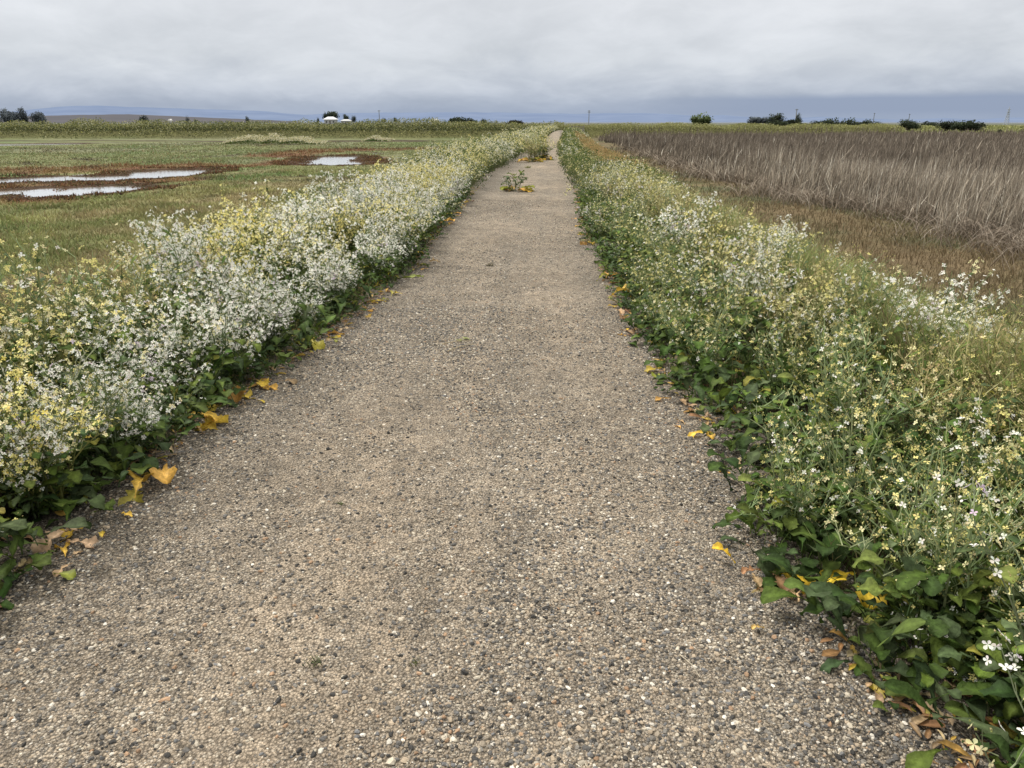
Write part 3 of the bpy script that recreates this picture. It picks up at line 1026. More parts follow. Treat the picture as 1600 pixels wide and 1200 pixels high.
# --- brown and olive salt marsh cover, lumpy
g = Big()
x, y, d = fan(120000, 5, 75, 4, 66, 1.3)
u = x - cx(y)
lump = fbm(x * 1.1, y * 1.1, 401, 3)
k = (u > 3.9) & (u < reed_edge(y) + .8) & (lump > .4)
x, y, d, u, lump = x[k], y[k], d[k], u[k], lump[k]; n = len(x)
hh = sst(.4, .7, lump) * (.2 + .22 * vn(x * .4, y * .4, 403)); q = rng.random(n) ** .7
P = np.stack([x, y, HT(x, y) + hh * q], -1)
tn = vn(x * .6, y * .6, 405)[:, None]
c = np.where(rng.random((n, 1)) < .25 + .6 * sst(.35, .65, tn), palette(n, [(.165, .115, .066), (.21, .15, .085), (.12, .085, .048)], [2, 1.5, 1.3]), palette(n, [(.12, .12, .06), (.15, .14, .075), (.09, .095, .045)], [1, 1, 1])) * (.45 + .8 * q)[:, None]
g.add(*(lambda v, f, c_: (v, f, None, c_))(*quads_at(P, np.maximum(.012, .0009 * d) * (.7 + .8 * rng.random(n)), c, .45)))
o = link("ground_cover", g.mesh("ground_cover"), M_blade)
tag(o, "lumpy brown and olive salt marsh plants before the reeds", "ground cover", kind="stuff")

# --- reeds
g = Big()
x, y, d = fan(210000, 13, 230, 2, 72, 1.15)
u = x - cx(np.minimum(y, 175))
edge = reed_edge(y)
k = (u > edge) & (y < cross_line(x) - 3.5) & (y > -5) & (fbm(x * .45, y * .45, 171, 3) + .45 * sst(3, 9, u - edge) + .2 * rng.random(len(x)) > .42)
x, y, d, u, edge = x[k], y[k], d[k], u[k], edge[k]; n = len(x)
inn = sst(0, 3.0, u - edge)
tone = fbm(x * .09, y * .06, 173, 3)
pale = palette(n, [(.41, .36, .29), (.305, .265, .21), (.62, .58, .5), (.175, .145, .115)], [3, 3, 1.2, 2])
dark = palette(n, [(.155, .13, .104), (.195, .165, .132), (.11, .092, .076), (.27, .23, .185)], [3, 3, 2, 1])
kk = np.clip((sst(.38, .56, tone) * .75 + .32) * (1 - .85 * sst(32, 55, d)) + .25 * (1 - sst(24, 40, d)), 0, .85)
c = np.where((rng.random(n) < kk)[:, None], pale, dark) * (.6 + .8 * rng.random((n, 1)))
c = mixc(c, np.array((.145, .12, .096)), .5 * sst(60, 170, d))
ho = 1.5 * (.62 + .38 * inn) * (.62 + .5 * vn(x * .35, y * .35, 177) + .16 * vn(x * 1.6, y * 1.6, 178)) * (.72 + .38 * rng.random(n))
ho *= 1 - .12 * sst(60, 160, d)
az = np.where(rng.random(n) < .65, rng.normal(.25, .9, n), rng.random(n) * 6.283)
P = np.stack([x, y, HT(x, y) - .02], -1)
lean = np.abs(rng.normal(.1, .22, n)) * (1.3 - .35 * inn)
brk = rng.random(n) < .13
lean[brk] += .5 + 1.0 * rng.random(brk.sum()); ho[brk] *= .7
az[brk] = rng.random(brk.sum()) * 6.283
g.add(*blades(P, ho, np.maximum(.012, .00085 * d) * (.5 + 1.1 * rng.random(n) ** 2), az, lean, c, .5, 1.1, .36))  # stalk bases coloured darker, painted shade for the gaps in the stand
# broken stalks lying over at the foot of the stand
m = 9000
x, y, d = fan(m, 13, 90, 2, 70, 1.2)
yy = y; xx = cx(y) + reed_edge(y) + rng.normal(.7, .9, m)
P = np.stack([xx, yy, HT(xx, yy)], -1)
dd = np.hypot(xx, yy)
g.add(*blades(P, .25 + .5 * rng.random(m), np.maximum(.01, .0008 * dd), rng.random(m) * 6.283, .6 + 1.4 * rng.random(m), palette(m, [(.3, .25, .2), (.2, .16, .125), (.4, .35, .29)], [2, 2, 1]), .7))
o = link("reeds", g.mesh("reeds"), M_reed)
tag(o, "dry grey brown reeds filling the right hand marsh", "reeds", kind="stuff")

# --- vegetation of the cross dyke
g = Big()
n = 200000
x = rng.uniform(-190, 75, n)
t = rng.normal(0, 4.2, n)
y = cross_line(x) + t
k = np.abs(t) < 9; x, y, t = x[k], y[k], t[k]; n = len(x)
lump = .15 + 1.4 * fbm(x * .25, y * .25, 181, 3)
hz = rng.random(n)
z = HT(x, y) + hz * lump * np.where(x > 2, 1.15, 1.8) * (1 - .3 * sst(4, 9, np.abs(t)))
keep = (x > cx(y) + 4) | (x < cx(y) - 3) | (y > 153)
x, y, z, hz = x[keep], y[keep], z[keep], hz[keep]; n = len(x)
fl = (rng.random(n) < .2 + .25 * sst(.4, .62, fbm(x * .08, y * .3, 185, 3))) & (hz > .45)
c = palette(n, [(.075, .095, .035), (.1, .115, .04), (.14, .14, .055), (.055, .07, .03)], [2, 2, 2, 1.3]) * (.6 + .7 * hz)[:, None]
c[fl] = palette(fl.sum(), [(.33, .32, .14), (.36, .36, .22), (.27, .27, .09)], [2, 2, 2], .15)
gx = (x > 0)
c[gx] = mixc(c[gx], np.array((.3, .3, .13)), np.full(gx.sum(), .5))
g.add(*(lambda v, f, c: (v, f, None, c))(*quads_at(np.stack([x, y, z], -1), (.07 + .09 * rng.random(n)), c, .6)))
o = link("scrub", g.mesh("scrub"), M_blade)
tag(o, "yellow green flowering weeds over the far cross dyke", "vegetation", kind="stuff")

# --- pale mustard fields beyond the reeds, on the right
g = Big()
n = 60000
x = rng.uniform(60, 330, n); y = cross_line(x) + rng.uniform(-4, 70, n)
z = MARSH + (.4 + .9 * fbm(x * .08, y * .08, 191, 3)) * rng.random(n) ** .6 + .9 * sst(0, 60, y - cross_line(x))
c = palette(n, [(.3, .31, .12), (.25, .27, .1), (.38, .38, .19), (.15, .18, .07)], [3, 3, 2, 2])
g.add(*(lambda v, f, c: (v, f, None, c))(*quads_at(np.stack([x, y, z], -1), .2 + .2 * rng.random(n), c, .5)))
o = link("mustard_field_vegetation", g.mesh("mustard"), M_blade)
tag(o, "pale yellow green flowering field beyond the reeds", "vegetation", kind="stuff")

# --- leaf litter along both edges of the path
M = MB()
r = random.Random(77)
for i in range(2600):
    side = -1 if r.random() < .5 else 1
    yy = 1.2 + 18 * r.random() ** 1.6
    if vn(np.array(yy * 1.3), np.array(side * 5.0), 201) < .36: continue
    x = (float(EL(yy)) + .06 - abs(r.gauss(0, .2))) if side < 0 else (float(ER(yy)) - .06 + abs(r.gauss(0, .2)))
    z = float(path_z(np.array(x), np.array(yy))) + .008
    c = r.choice(BROWNS) if r.random() < .66 else r.choice(YELLOWS)
    ln = r.uniform(.02, .085)
    add_leaf(M, (x, yy, z), r.uniform(0, 6.28), r.uniform(-.05, .35), ln, ln * r.uniform(.2, .5), r, jitter(c, r, .3), r.uniform(0, .8), False, 3, r.uniform(0, .6))
o = link("leaf_litter", M.mesh("leaf_litter", True), M_dead)
tag(o, "brown withered leaf scraps along the path edges", "leaf litter", kind="stuff")

# --- low leaves closing the ground under the borders
M = MB()
r = random.Random(99)
for i in range(9000):
    side = -1 if r.random() < .45 else 1
    yy = .3 + 16 * r.random() ** 1.7
    w_ = -.04 + r.random() ** 1.5 * (2.6 if side < 0 else 2.9)
    x = float(EL(yy)) - w_ if side < 0 else float(ER(yy)) + w_
    z_ = float(HT(x, yy)) + r.uniform(.0, .16)
    ln = r.uniform(.07, .2)
    add_leaf(M, (x, yy, z_), r.uniform(0, 6.28), r.uniform(.2, 1.2), ln, ln * r.uniform(.3, .5), r, tuple(v * .6 for v in jitter(r.choice(GREENS), r)), r.uniform(.4, 1), True, 8)  # greens dimmed to paint the shade beneath the borders
o = link("ground_foliage", M.mesh("ground_foliage", True), M_leaf)
tag(o, "low green leaves covering the soil under both flower borders", "ground cover", kind="stuff")
G = Big()
n = 60000
sd = np.where(rng.random(n) < .45, -1, 1)
y = .25 + 17 * rng.random(n) ** 1.6
w_ = .02 + rng.random(n) ** 1.1 * np.where(sd < 0, 2.7, 3.2)
x = np.where(sd < 0, EL(y) - w_, ER(y) + w_)
k = vn(x * 1.7, y * 1.7, 421) > .36 - .25 * (w_ > 1)
x, y, w_ = x[k], y[k], w_[k]; n = len(x)
G.add(*blades(np.stack([x, y, HT(x, y) - .01], -1), (.1 + .3 * rng.random(n)) * (.45 + .55 * sst(0, .6, w_)), .003 + .004 * rng.random(n), rng.random(n) * 6.283, .15 + .6 * rng.random(n),
              palette(n, [(.08, .13, .03), (.12, .18, .05), (.16, .2, .07), (.26, .22, .11)], [3, 3, 2, 1.2]), .8))
o = link("grass", G.mesh("grass"), M_blade)
tag(o, "grass blades growing up through both flower borders", "grass", kind="stuff")

# ------------------------------------------------------------------ single leaves that catch the eye at the path edges
def leaf_thing(name, px, py_, cols, count, ln, label, cat="leaf", flat=.25):
    p = at_z(px, py_, .035)
    rr = random.Random(int(px * 13 + py_)); ln *= 1.2
    for i in range(count):
        M = MB()
        az = rr.uniform(0, 6.28)
        off = Vector((rr.gauss(0, 1), rr.gauss(0, 1), 0)) * (.45 * ln * (count > 1))
        l_ = ln * rr.uniform(.75, 1.15)
        add_leaf(M, Vector((math.cos(az), math.sin(az), 0)) * l_ * -.5 + Vector((0, 0, .012 + .012 * i)), az, rr.uniform(.05, .5) * flat * 2, l_, l_ * rr.uniform(.5, .68), rr, jitter(rr.choice(cols), rr), rr.uniform(.4, 1.0), True, 13, rr.uniform(.1, .5))
        X, Y_ = p.x + off.x, p.y + off.y
        o = link(name, M.mesh(name, True), M_dead, None, (X, Y_, float(path_z(np.array(X), np.array(Y_)))))
        tag(o, label, cat, label if count > 1 else None)


Y2 = [(.58, .4, .065), (.52, .37, .06), (.55, .32, .08)]
T2 = [(.5, .36, .22), (.42, .28, .15)]
YG = [(.22, .24, .04), (.3, .27, .05)]
leaf_thing("yellow_leaf", 338, 663, Y2, 5, .15, "bright orange yellow leaf in the heap at the left path edge", "leaf")
leaf_thing("yellow_leaf", 375, 617, Y2, 2, .17, "curled yellow leaf under white blossoms, left path edge", "leaf", .6)
leaf_thing("yellow_leaf", 408, 600, Y2, 1, .16, "orange leaf standing behind the curled yellow leaf", "leaf", .8)
leaf_thing("yellow_leaf", 482, 540, YG, 3, .18, "yellow green leaf at the left edge above the orange ones", "leaf", .6)
leaf_thing("yellow_leaf", 205, 775, YG + Y2, 3, .15, "yellowing leaf reaching out near the lowest left dark green leaves", "leaf", .6)
leaf_thing("withered_leaf", 130, 852, [(.6, .45, .3)], 1, .15, "large pale tan withered leaf at bottom left of the path", "leaf")
leaf_thing("withered_leaf", 85, 838, Y2 + T2, 3, .13, "orange or tan leaf beside the large pale leaf", "leaf")
leaf_thing("withered_leaf", 20, 880, BROWNS, 4, .1, "crumpled brown leaf at the lowest left corner of the border", "leaf")
leaf_thing("green_leaf", 18, 912, [(.06, .13, .03)], 1, .14, "single bright green leaf lying lowest on the left gravel", "leaf")
leaf_thing("yellow_leaf", 590, 470, Y2, 1, .14, "orange yellow leaf on gravel where the left border thickens", "leaf")
leaf_thing("green_leaf", 640, 432, [(.26, .3, .07)], 1, .22, "long pale green leaf pointing onto the path from the left border", "leaf")
leaf_thing("yellow_leaf", 700, 345, Y2, 2, .2, "yellow leaf by the far stretch of the left border", "leaf", .7)
leaf_thing("yellow_leaf", 918, 382, Y2, 2, .15, "small orange leaf at the far right path edge", "leaf")
leaf_thing("yellow_leaf", 955, 435, Y2 + YG, 3, .15, "yellow leaf on the right edge by big green leaves", "leaf", .6)
leaf_thing("yellow_leaf", 978, 462, Y2, 2, .16, "orange curled leaf at the right edge above a grey green leaf", "leaf", .8)
leaf_thing("green_leaf", 986, 478, [(.12, .16, .09)], 1, .19, "grey green leaf folded down onto the gravel at the right edge", "leaf", .7)
leaf_thing("yellow_leaf", 1016, 540, YG, 2, .15, "olive yellow leaf jutting from the right border", "leaf", .5)
leaf_thing("withered_leaf", 1150, 722, [(.55, .42, .25)], 1, .1, "cream withered leaf at the right edge under dark lobed leaves", "leaf")
leaf_thing("yellow_leaf", 1127, 872, [(.6, .42, .04)], 1, .1, "yellow curled leaf tip farthest out on the right gravel", "leaf", .9)
leaf_thing("withered_leaf", 1165, 903, BROWNS, 3, .08, "brown dry leaf beside the yellow curled tip", "leaf")
leaf_thing("withered_leaf", 1190, 916, [(.58, .45, .25)], 1, .08, "straw coloured leaf lying flat among brown ones", "leaf", .1)
leaf_thing("withered_leaf", 1215, 932, BROWNS, 5, .08, "rust brown leaf in the scatter under the right border", "leaf")
leaf_thing("yellow_leaf", 1320, 935, [(.62, .45, .04)], 3, .17, "big bright yellow leaf beneath the right border", "leaf", .7)
leaf_thing("withered_leaf", 1184, 983, [(.5, .33, .12)], 1, .035, "tiny ochre leaf alone on the gravel by the right border", "leaf")

r = random.Random(321)
for side, cnt, w in ((-1, 46, "left"), (1, 34, "right")):
    i = 0
    while i < cnt:
        yy = 1.8 + 14 * r.random() ** 1.25
        if vn(np.array(yy * 1.7), np.array(side * 4.0), 331) < .45: continue
        X = float(EL(yy)) + .05 + abs(r.gauss(0, .07)) if side < 0 else float(ER(yy)) - .05 - abs(r.gauss(0, .06))
        old = r.random()
        cols, what = (Y2, "yellow") if old < .55 else (YG, "olive yellow") if old < .75 else (T2 + BROWNS[:2], "brown")
        ln = r.uniform(.06, .15)
        M = MB(); az = r.uniform(0, 6.28)
        add_leaf(M, Vector((math.cos(az), math.sin(az), 0)) * ln * -.5 + Vector((0, 0, .008)), az, r.uniform(0, .35), ln, ln * r.uniform(.35, .6), r, jitter(r.choice(cols), r, .3), r.uniform(.2, .9), True, 9, r.uniform(0, .5))
        o = link("fallen_leaf", M.mesh("fallen_leaf", True), M_dead, None, (X, yy, float(path_z(np.array(X), np.array(yy)))))
        lab = "small %s leaf fallen along the %s edge of the gravel" % (what, w)
        tag(o, lab, "leaf", lab)
        i += 1

# ------------------------------------------------------------------ weeds that stand on the path
def weed(px, py_, sc, kind, v, label, old_leaves=0, tilt=0):
    p = at_z(px, py_, .03)
    z = float(path_z(np.array(p.x), np.array(p.y)))
    t = radish_thing(kind, v, (p.x, p.y, z), rnd.uniform(0, 6.28), sc, label, None)
    t.name = "weed"
    if old_leaves:
        rr = random.Random(int(px)); M = MB()
        for i in range(old_leaves):
            az = rr.uniform(0, 6.28)
            add_leaf(M, (math.cos(az) * .08, math.sin(az) * .08, .02), az, rr.uniform(.05, .4), rr.uniform(.25, .42) / 1, .17, rr, jitter(rr.choice(Y2 + YG), rr), .5, True, 8, .2)
        link("yellow_foliage", M.mesh("yellow_foliage", True), M_dead, t)
    return t


weed(806, 298, 1.0, 'leafy', 0, "lone green weed with yellow lower leaves on the path", 12)
weed(840, 250, 1.5, 'green', 1, "tall bushy weed growing in the middle of the path far ahead", 10)
weed(830, 253, 1.3, 'faded', 0, "brownish withering weed beside the tall bushy path weed", 6)
weed(850, 250, 1.3, 'yellow', 2, "yellowish low weed on the right of the tall path weed", 6)
weed(846, 235, 1.4, 'green', 3, "farthest green weed standing in the path", 0)


def sprig(px, py_, n_, h, cols, label, w=.004, flat=.7):
    p = at_z(px, py_, .03)
    z = float(path_z(np.array(p.x), np.array(p.y)))
    P = np.concatenate([rng.normal(0, h * .45, (n_, 2)), np.zeros((n_, 1))], 1)
    G = Big(); G.add(*blades(P, h * (.5 + .7 * rng.random(n_)), w, rng.random(n_) * 6.283, flat + .8 * rng.random(n_), palette(n_, cols, [1] * len(cols))))
    o = link("weed_sprig", G.mesh("weed_sprig"), M_blade, None, (p.x, p.y, z))
    return tag(o, label, "weed")


sprig(765, 415, 60, .045, [(.1, .1, .06), (.14, .12, .08)], "dark flattened weed tuft in mid path")
sprig(492, 1038, 26, .022, [(.09, .12, .05), (.13, .14, .07)], "small grey green sprig on the lower left gravel")
sprig(533, 788, 18, .016, [(.12, .15, .06)], "faint green sprig left of the middle of the path")
sprig(648, 1035, 14, .014, [(.13, .15, .06)], "pinprick green sprout low in the middle of the gravel")
sprig(825, 262, 60, .1, [(.14, .17, .06), (.2, .2, .07)], "low grassy tuft on the path before the tall weeds", .01)

# dry straw with a green tip lying on the gravel
M = MB()
p0 = at_z(690, 536, .036); p1 = at_z(738, 531, .036); p2 = at_z(700, 547, .036); p3 = at_z(740, 536, .036)
for a, b in ((p0, p1), (p2, p3)):
    m_ = a.lerp(b, .5) + Vector((0, .01, .006))
    M.tube([a - p0, m_ - p0, b - p0], .003, .0015, 4, (.45, .38, .24))
rr = random.Random(3)
for i in range(10):
    q = p0.lerp(p1, rr.uniform(.55, .9)) - p0
    add_leaf(M, q + Vector((0, rr.uniform(0, .05), .004)), rr.uniform(0, 3.1), .2, rr.uniform(.03, .06), .012, rr, (.24, .27, .09), .5, False, 3)
o = link("straw", M.mesh("straw"), M_dead, None, (p0.x, p0.y, float(path_z(np.array(p0.x), np.array(p0.y))) + .006))
tag(o, "thin dry straw with a green tip lying on mid path", "straw")
M = MB()
a = at_z(1062, 1020, .036); b = at_z(1094, 1056, .036)
M.tube([a - a, (b - a) * .5 + Vector((.006, 0, .004)), b - a], .0022, .0012, 4, (.5, .45, .36))
o = link("straw", M.mesh("straw"), M_dead, None, (a.x, a.y, float(path_z(np.array(a.x), np.array(a.y))) + .006))
tag(o, "pale single straw lying low on the right gravel", "straw")

# ------------------------------------------------------------------ white flower patches out on the left marsh
def flower_patch(px0, px1, py_, h, label):
    a = at_z(px0, py_, MARSH); b = at_z(px1, py_, MARSH)
    c0 = (a + b) / 2; L_ = (b - a).length / 2
    t = empty("flower_patch", (c0.x, c0.y, MARSH))
    tag(t, label, "flower patch")
    n = 5200
    s = rng.uniform(-1, 1, n); w = rng.normal(0, 1.6, n)
    hh = h * (1 - s ** 2) ** .6 * (.5 + .8 * vn(s * 5 + px0, s * 0, 3))
    dv = np.array(((b - a).normalized())[:2])
    zz = hh * rng.random(n) ** .6
    P = np.stack([dv[0] * s * L_ - dv[1] * w, dv[1] * s * L_ + dv[0] * w, zz], -1)
    top = zz > hh * .45
    v, f, c = quads_at(P[~top], .1 + .05 * rng.random((~top).sum()), palette((~top).sum(), GREENS, [1] * 7), .5)
    link("foliage", make_mesh("foliage", v, f, None, c), M_leaf, t)
    v, f, c = quads_at(P[top], .07 + .05 * rng.random(top.sum()), palette(top.sum(), [(.6, .58, .45), (.55, .5, .3), (.25, .26, .12)], [3, 2, 2]), .7)
    link("blossom", make_mesh("blossom", v, f, None, c), M_petal, t)


flower_patch(352, 506, 225, 1.15, "long mound of cream flowers in the left marsh")
flower_patch(572, 612, 220, .7, "small cream flower mound in the marsh near the far dyke")

# ------------------------------------------------------------------ trees and shrubs
def crown_mesh(name, w, d, h, z0, n, cols, size, seed, lumps=9, flat=.5):
    q = np.random.default_rng(seed)
    L_ = []
    for i in range(lumps):
        a = q.random() * 6.283; rr = q.random() ** .5
        L_.append((math.cos(a) * rr * w * .34, math.sin(a) * rr * d * .34, z0 + h * (.25 + .55 * q.random()) * (1 - .35 * rr), .2 + .16 * q.random(), q.uniform(.75, 1.2)))
    per = n // lumps
    P = []; C = []
    for X, Y, Z, rr, br in L_:
        v = q.normal(size=(per, 3)); v /= np.linalg.norm(v, axis=1)[:, None]
        rad = (.4 + .75 * q.random((per, 1)) ** 1.3)
        e = v * rad * np.array([w * rr, d * rr, h * rr * flat * 2])
        P.append(e + (X, Y, Z))
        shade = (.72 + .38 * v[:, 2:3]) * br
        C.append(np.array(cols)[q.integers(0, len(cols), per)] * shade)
    P = np.concatenate(P); C = np.concatenate(C)
    ok = P[:, 2] > 0.02 * h
    P = P[ok]; C = C[ok]
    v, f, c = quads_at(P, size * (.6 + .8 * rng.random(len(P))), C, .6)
    return make_mesh(name, v, f, None, c)


DARKT = [(.05, .068, .036), (.062, .08, .046), (.042, .056, .036)]
GREYT = [(.07, .09, .075), (.06, .08, .07), (.085, .1, .08)]
MIDT = [(.1, .14, .06), (.12, .165, .07), (.14, .18, .085)]
HAZY = [(.15, .178, .205), (.135, .163, .19), (.165, .188, .21)]  # crown colours with the haze of distance mixed in


def tree(px, base_py, w_px, h_px, dist, cols, label, name="tree", group=None, trunk=True, bare=.25, seed=1, lumps=9):
    p = at_d(px, base_py, dist)
    k = dist / FPX * 1.05
    w, h = w_px * k, h_px * k
    gz = max(MARSH, p.z - .5) if dist < 260 else MARSH
    if dist >= 260:
        h = p.z + h - MARSH
    else:
        gz = p.z - .15
    t = empty(name, (p.x, p.y, gz))
    tag(t, label, "tree" if trunk else "shrub", group)
    cm = crown_mesh("crown", w, w * .8, h * (1 - bare), h * bare, 1500, cols, w * .05 if trunk else w * .035, seed, lumps)
    link("crown", cm, M_tree, t)
    if trunk:
        B = MB()
        B.tube([Vector((0, 0, -.3)), Vector((w * .01, 0, h * .2)), Vector((-w * .015, 0, h * .45)), Vector((w * .02, 0, h * .75))], w * .035, w * .012, 7, (.1, .085, .07))
        rr = random.Random(seed)
        for i in range(5):
            a = i * 1.4; z0 = h * rr.uniform(.25, .5)
            B.tube([Vector((0, 0, z0)), Vector((math.cos(a) * w * .15, math.sin(a) * w * .15, z0 + h * .15)), Vector((math.cos(a) * w * .3, math.sin(a) * w * .3, z0 + h * .28))], w * .016, w * .006, 5, (.1, .085, .07))
        link("trunk", B.mesh("trunk", True), M_bark, t)
    else:
        B = MB(); rr = random.Random(seed)
        for i in range(5):
            a = i * 1.256
            B.tube([Vector((math.cos(a) * w * .05, math.sin(a) * w * .05, -.1)), Vector((math.cos(a) * w * .12, math.sin(a) * w * .12, h * .3)), Vector((math.cos(a) * w * .2, math.sin(a) * w * .2, h * .55))], w * .02, w * .008, 5, (.09, .075, .06))
        link("stem", B.mesh("stem", True), M_bark, t)
    return t


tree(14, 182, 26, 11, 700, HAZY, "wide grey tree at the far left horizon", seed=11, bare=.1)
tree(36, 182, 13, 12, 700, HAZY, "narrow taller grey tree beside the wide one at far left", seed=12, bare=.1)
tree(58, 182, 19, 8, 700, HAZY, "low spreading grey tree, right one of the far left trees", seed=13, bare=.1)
tree(517.5, 189, 21, 14, 620, DARKT + GREYT, "big round dark tree behind the white roofed house", seed=14)
tree(541, 188, 10, 11, 640, GREYT + DARKT, "pointed dark tree right of the white roofed house", seed=15)
tree(552, 188, 7, 8, 640, GREYT, "smaller grey tree beside the pointed dark tree", seed=16)
tree(497, 189, 4, 7, 640, GREYT, "thin upright tree left of the white roofed house", seed=17)
tree(600, 189, 6, 6, 700, GREYT, "small tree near the thin pole on the left horizon", seed=18)
tree(618, 189, 6, 6, 700, GREYT, "small tree midway between house and curved barn roof", seed=19)
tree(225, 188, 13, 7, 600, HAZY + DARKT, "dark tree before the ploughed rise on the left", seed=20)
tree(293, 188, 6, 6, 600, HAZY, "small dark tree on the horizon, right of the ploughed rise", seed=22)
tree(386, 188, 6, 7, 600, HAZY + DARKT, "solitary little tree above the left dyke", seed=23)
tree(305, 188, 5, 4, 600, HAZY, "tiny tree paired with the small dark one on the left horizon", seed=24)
tree(715, 189, 26, 8, 420, DARKT, "long dark bushy tree right of the curved barn roof", seed=25, bare=.05)
tree(737, 190, 22, 6, 420, DARKT, "lower tail of dark trees beyond the barn roof", seed=26, bare=.05)
tree(757, 190, 14, 4, 430, GREYT, "faint low tree at the end of the dark row", seed=27, bare=.05)
tree(806, 196, 24, 11, 158, [(.035, .036, .02), (.05, .045, .025)], "dark domed bush on the dyke left of the path end", "shrub", trunk=False, seed=28, bare=0)
tree(1093, 193, 30, 16, 300, MIDT, "lone rounded green tree behind the reeds", seed=29, bare=.12, lumps=14)
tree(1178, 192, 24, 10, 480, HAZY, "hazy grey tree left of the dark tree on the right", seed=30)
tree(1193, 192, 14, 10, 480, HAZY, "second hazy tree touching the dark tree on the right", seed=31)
tree(1212, 190, 20, 15, 330, DARKT + GREYT, "dark tree with open crown on the right horizon", seed=32)
tree(1248, 190, 10, 12, 340, DARKT + GREYT, "narrow dark tree next to the pole on the right", seed=33)
tree(1211, 199, 34, 10, 235, DARKT, "broad dark shrub below the open crowned tree", "shrub", trunk=False, seed=34, bare=0)
tree(1236, 198, 26, 11, 238, DARKT, "dark shrub below the pole on the right", "shrub", trunk=False, seed=35, bare=0)
tree(1252, 198, 18, 6, 236, DARKT, "low end shrub beside the bright mustard field", "shrub", trunk=False, seed=36, bare=0)
for i, (px, w_, h_) in enumerate(((1277, 26, 6), (1300, 30, 8), (1324, 30, 7), (1348, 28, 6), (1366, 18, 4))):
    tree(px, 193, w_, h_, 300, DARKT, "dark shrub in the low hedge behind the mustard field", "shrub", "shrubs in the low hedge behind the mustard field", False, 0, 40 + i)
tree(1333, 202, 20, 7, 205, DARKT, "small dark domed shrub alone in front of the mustard field", "shrub", trunk=False, seed=50, bare=0)
tree(1419, 202, 27, 16, 205, DARKT, "round dark green shrub standing alone at the reed edge", "shrub", trunk=False, seed=51, bare=0)
tree(1478, 203, 24, 18, 208, DARKT + [(.06, .07, .045)], "taller left half of the long dark shrub row", "shrub", trunk=False, seed=52, bare=0)
tree(1503, 203, 34, 14, 206, DARKT, "wide middle of the long dark shrub row", "shrub", trunk=False, seed=53, bare=0)
tree(1526, 203, 24, 13, 206, DARKT, "right end of the long dark shrub row", "shrub", trunk=False, seed=54, bare=0)
tree(1453, 192, 26, 4, 300, DARKT, "thin dark shrub strip between the two big shrubs", "shrub", trunk=False, seed=55, bare=0)
tree(1562, 206, 6, 4, 200, DARKT, "speck of a bush at the right end of the reeds", "shrub", trunk=False, seed=56, bare=0)

# ------------------------------------------------------------------ far buildings
def house(px, base_py, w_px, h_px, dist, label):
    p = at_d(px, base_py, dist); k = dist / FPX * 1.05
    w, h = w_px * k, h_px * k
    t = empty("house", (p.x, p.y, MARSH), YAW)
    tag(t, label, "house")
    zt = p.z - MARSH; wh = zt + h * .35
    W_ = MB(); W_.box((0, 0, wh / 2), w * .82, w * .6, wh, (.42, .43, .44))
    link("wall", W_.mesh("wall"), M_paint, t)
    Rf = MB(); e = wh + .02; top = zt + h
    Rf.add([(-w / 2, -w * .36, e), (w / 2, -w * .36, e), (w / 2, w * .36, e), (-w / 2, w * .36, e), (-w * .2, 0, top), (w * .2, 0, top)],
           [(0, 1, 5, 4), (2, 3, 4, 5), (0, 3, 2, 1)], [(1, 2, 5), (3, 0, 4)], (.5, .52, .55))
    link("roof", Rf.mesh("roof"), M_paint, t)
    Dr = MB(); Dr.box((0, -w * .302, wh * .4), w * .1, .08, wh * .75, (.12, .11, .1))
    link("door", Dr.mesh("door"), M_paint, t)
    for sx in (-.25, .25):
        Wn = MB(); Wn.box((w * sx, -w * .302, wh * .6), w * .1, .08, wh * .3, (.07, .08, .09))
        link("window", Wn.mesh("window"), M_paint, t)


house(517, 189, 19, 5.5, 600, "white roofed house in front of the big round tree")
house(541, 190, 15, 3.0, 600, "low pale shed below the pointed dark tree")


def barn(px, base_py, w_px, h_px, dist, label):
    p = at_d(px, base_py, dist); k = dist / FPX * 1.05
    w, h = w_px * k, h_px * k; zt = p.z - MARSH
    t = empty("barn", (p.x, p.y, MARSH), YAW); tag(t, label, "barn")
    Wl = MB(); Wl.box((0, 0, zt / 2), w * .96, w * 1.3, zt, (.5, .5, .5)); link("wall", Wl.mesh("wall"), M_paint, t)
    Rf = MB(); n = 14; vs = []
    for yy in (-w * .7, w * .7):
        for i in range(n + 1):
            a = math.pi * i / n
            vs.append((-math.cos(a) * w / 2, yy, zt + .03 + math.sin(a) * h))
    qs = [(i, i + 1, n + 2 + i, n + 1 + i) for i in range(n)]
    vs.append((0, -w * .7, zt + .03)); vs.append((0, w * .7, zt + .03))
    ts = [(i + 1, i, 2 * n + 2) for i in range(n)] + [(n + 1 + i, n + 2 + i, 2 * n + 3) for i in range(n)]
    Rf.add(vs, qs, ts, (.8, .8, .8)); link("roof", Rf.mesh("roof"), M_paint, t)
    Dr = MB(); Dr.box((0, -w * .652, zt * .45), w * .3, .06, zt * .85, (.2, .2, .2)); link("door", Dr.mesh("door"), M_paint, t)


barn(679, 190.5, 13, 4, 560, "white round roofed barn on the left horizon")
barn(266, 188.5, 3.5, 2, 700, "tiny white barn under the ploughed rise at left")
barn(1187, 190.5, 10, 2, 520, "pale low barn at the foot of the hazy trees on the right")

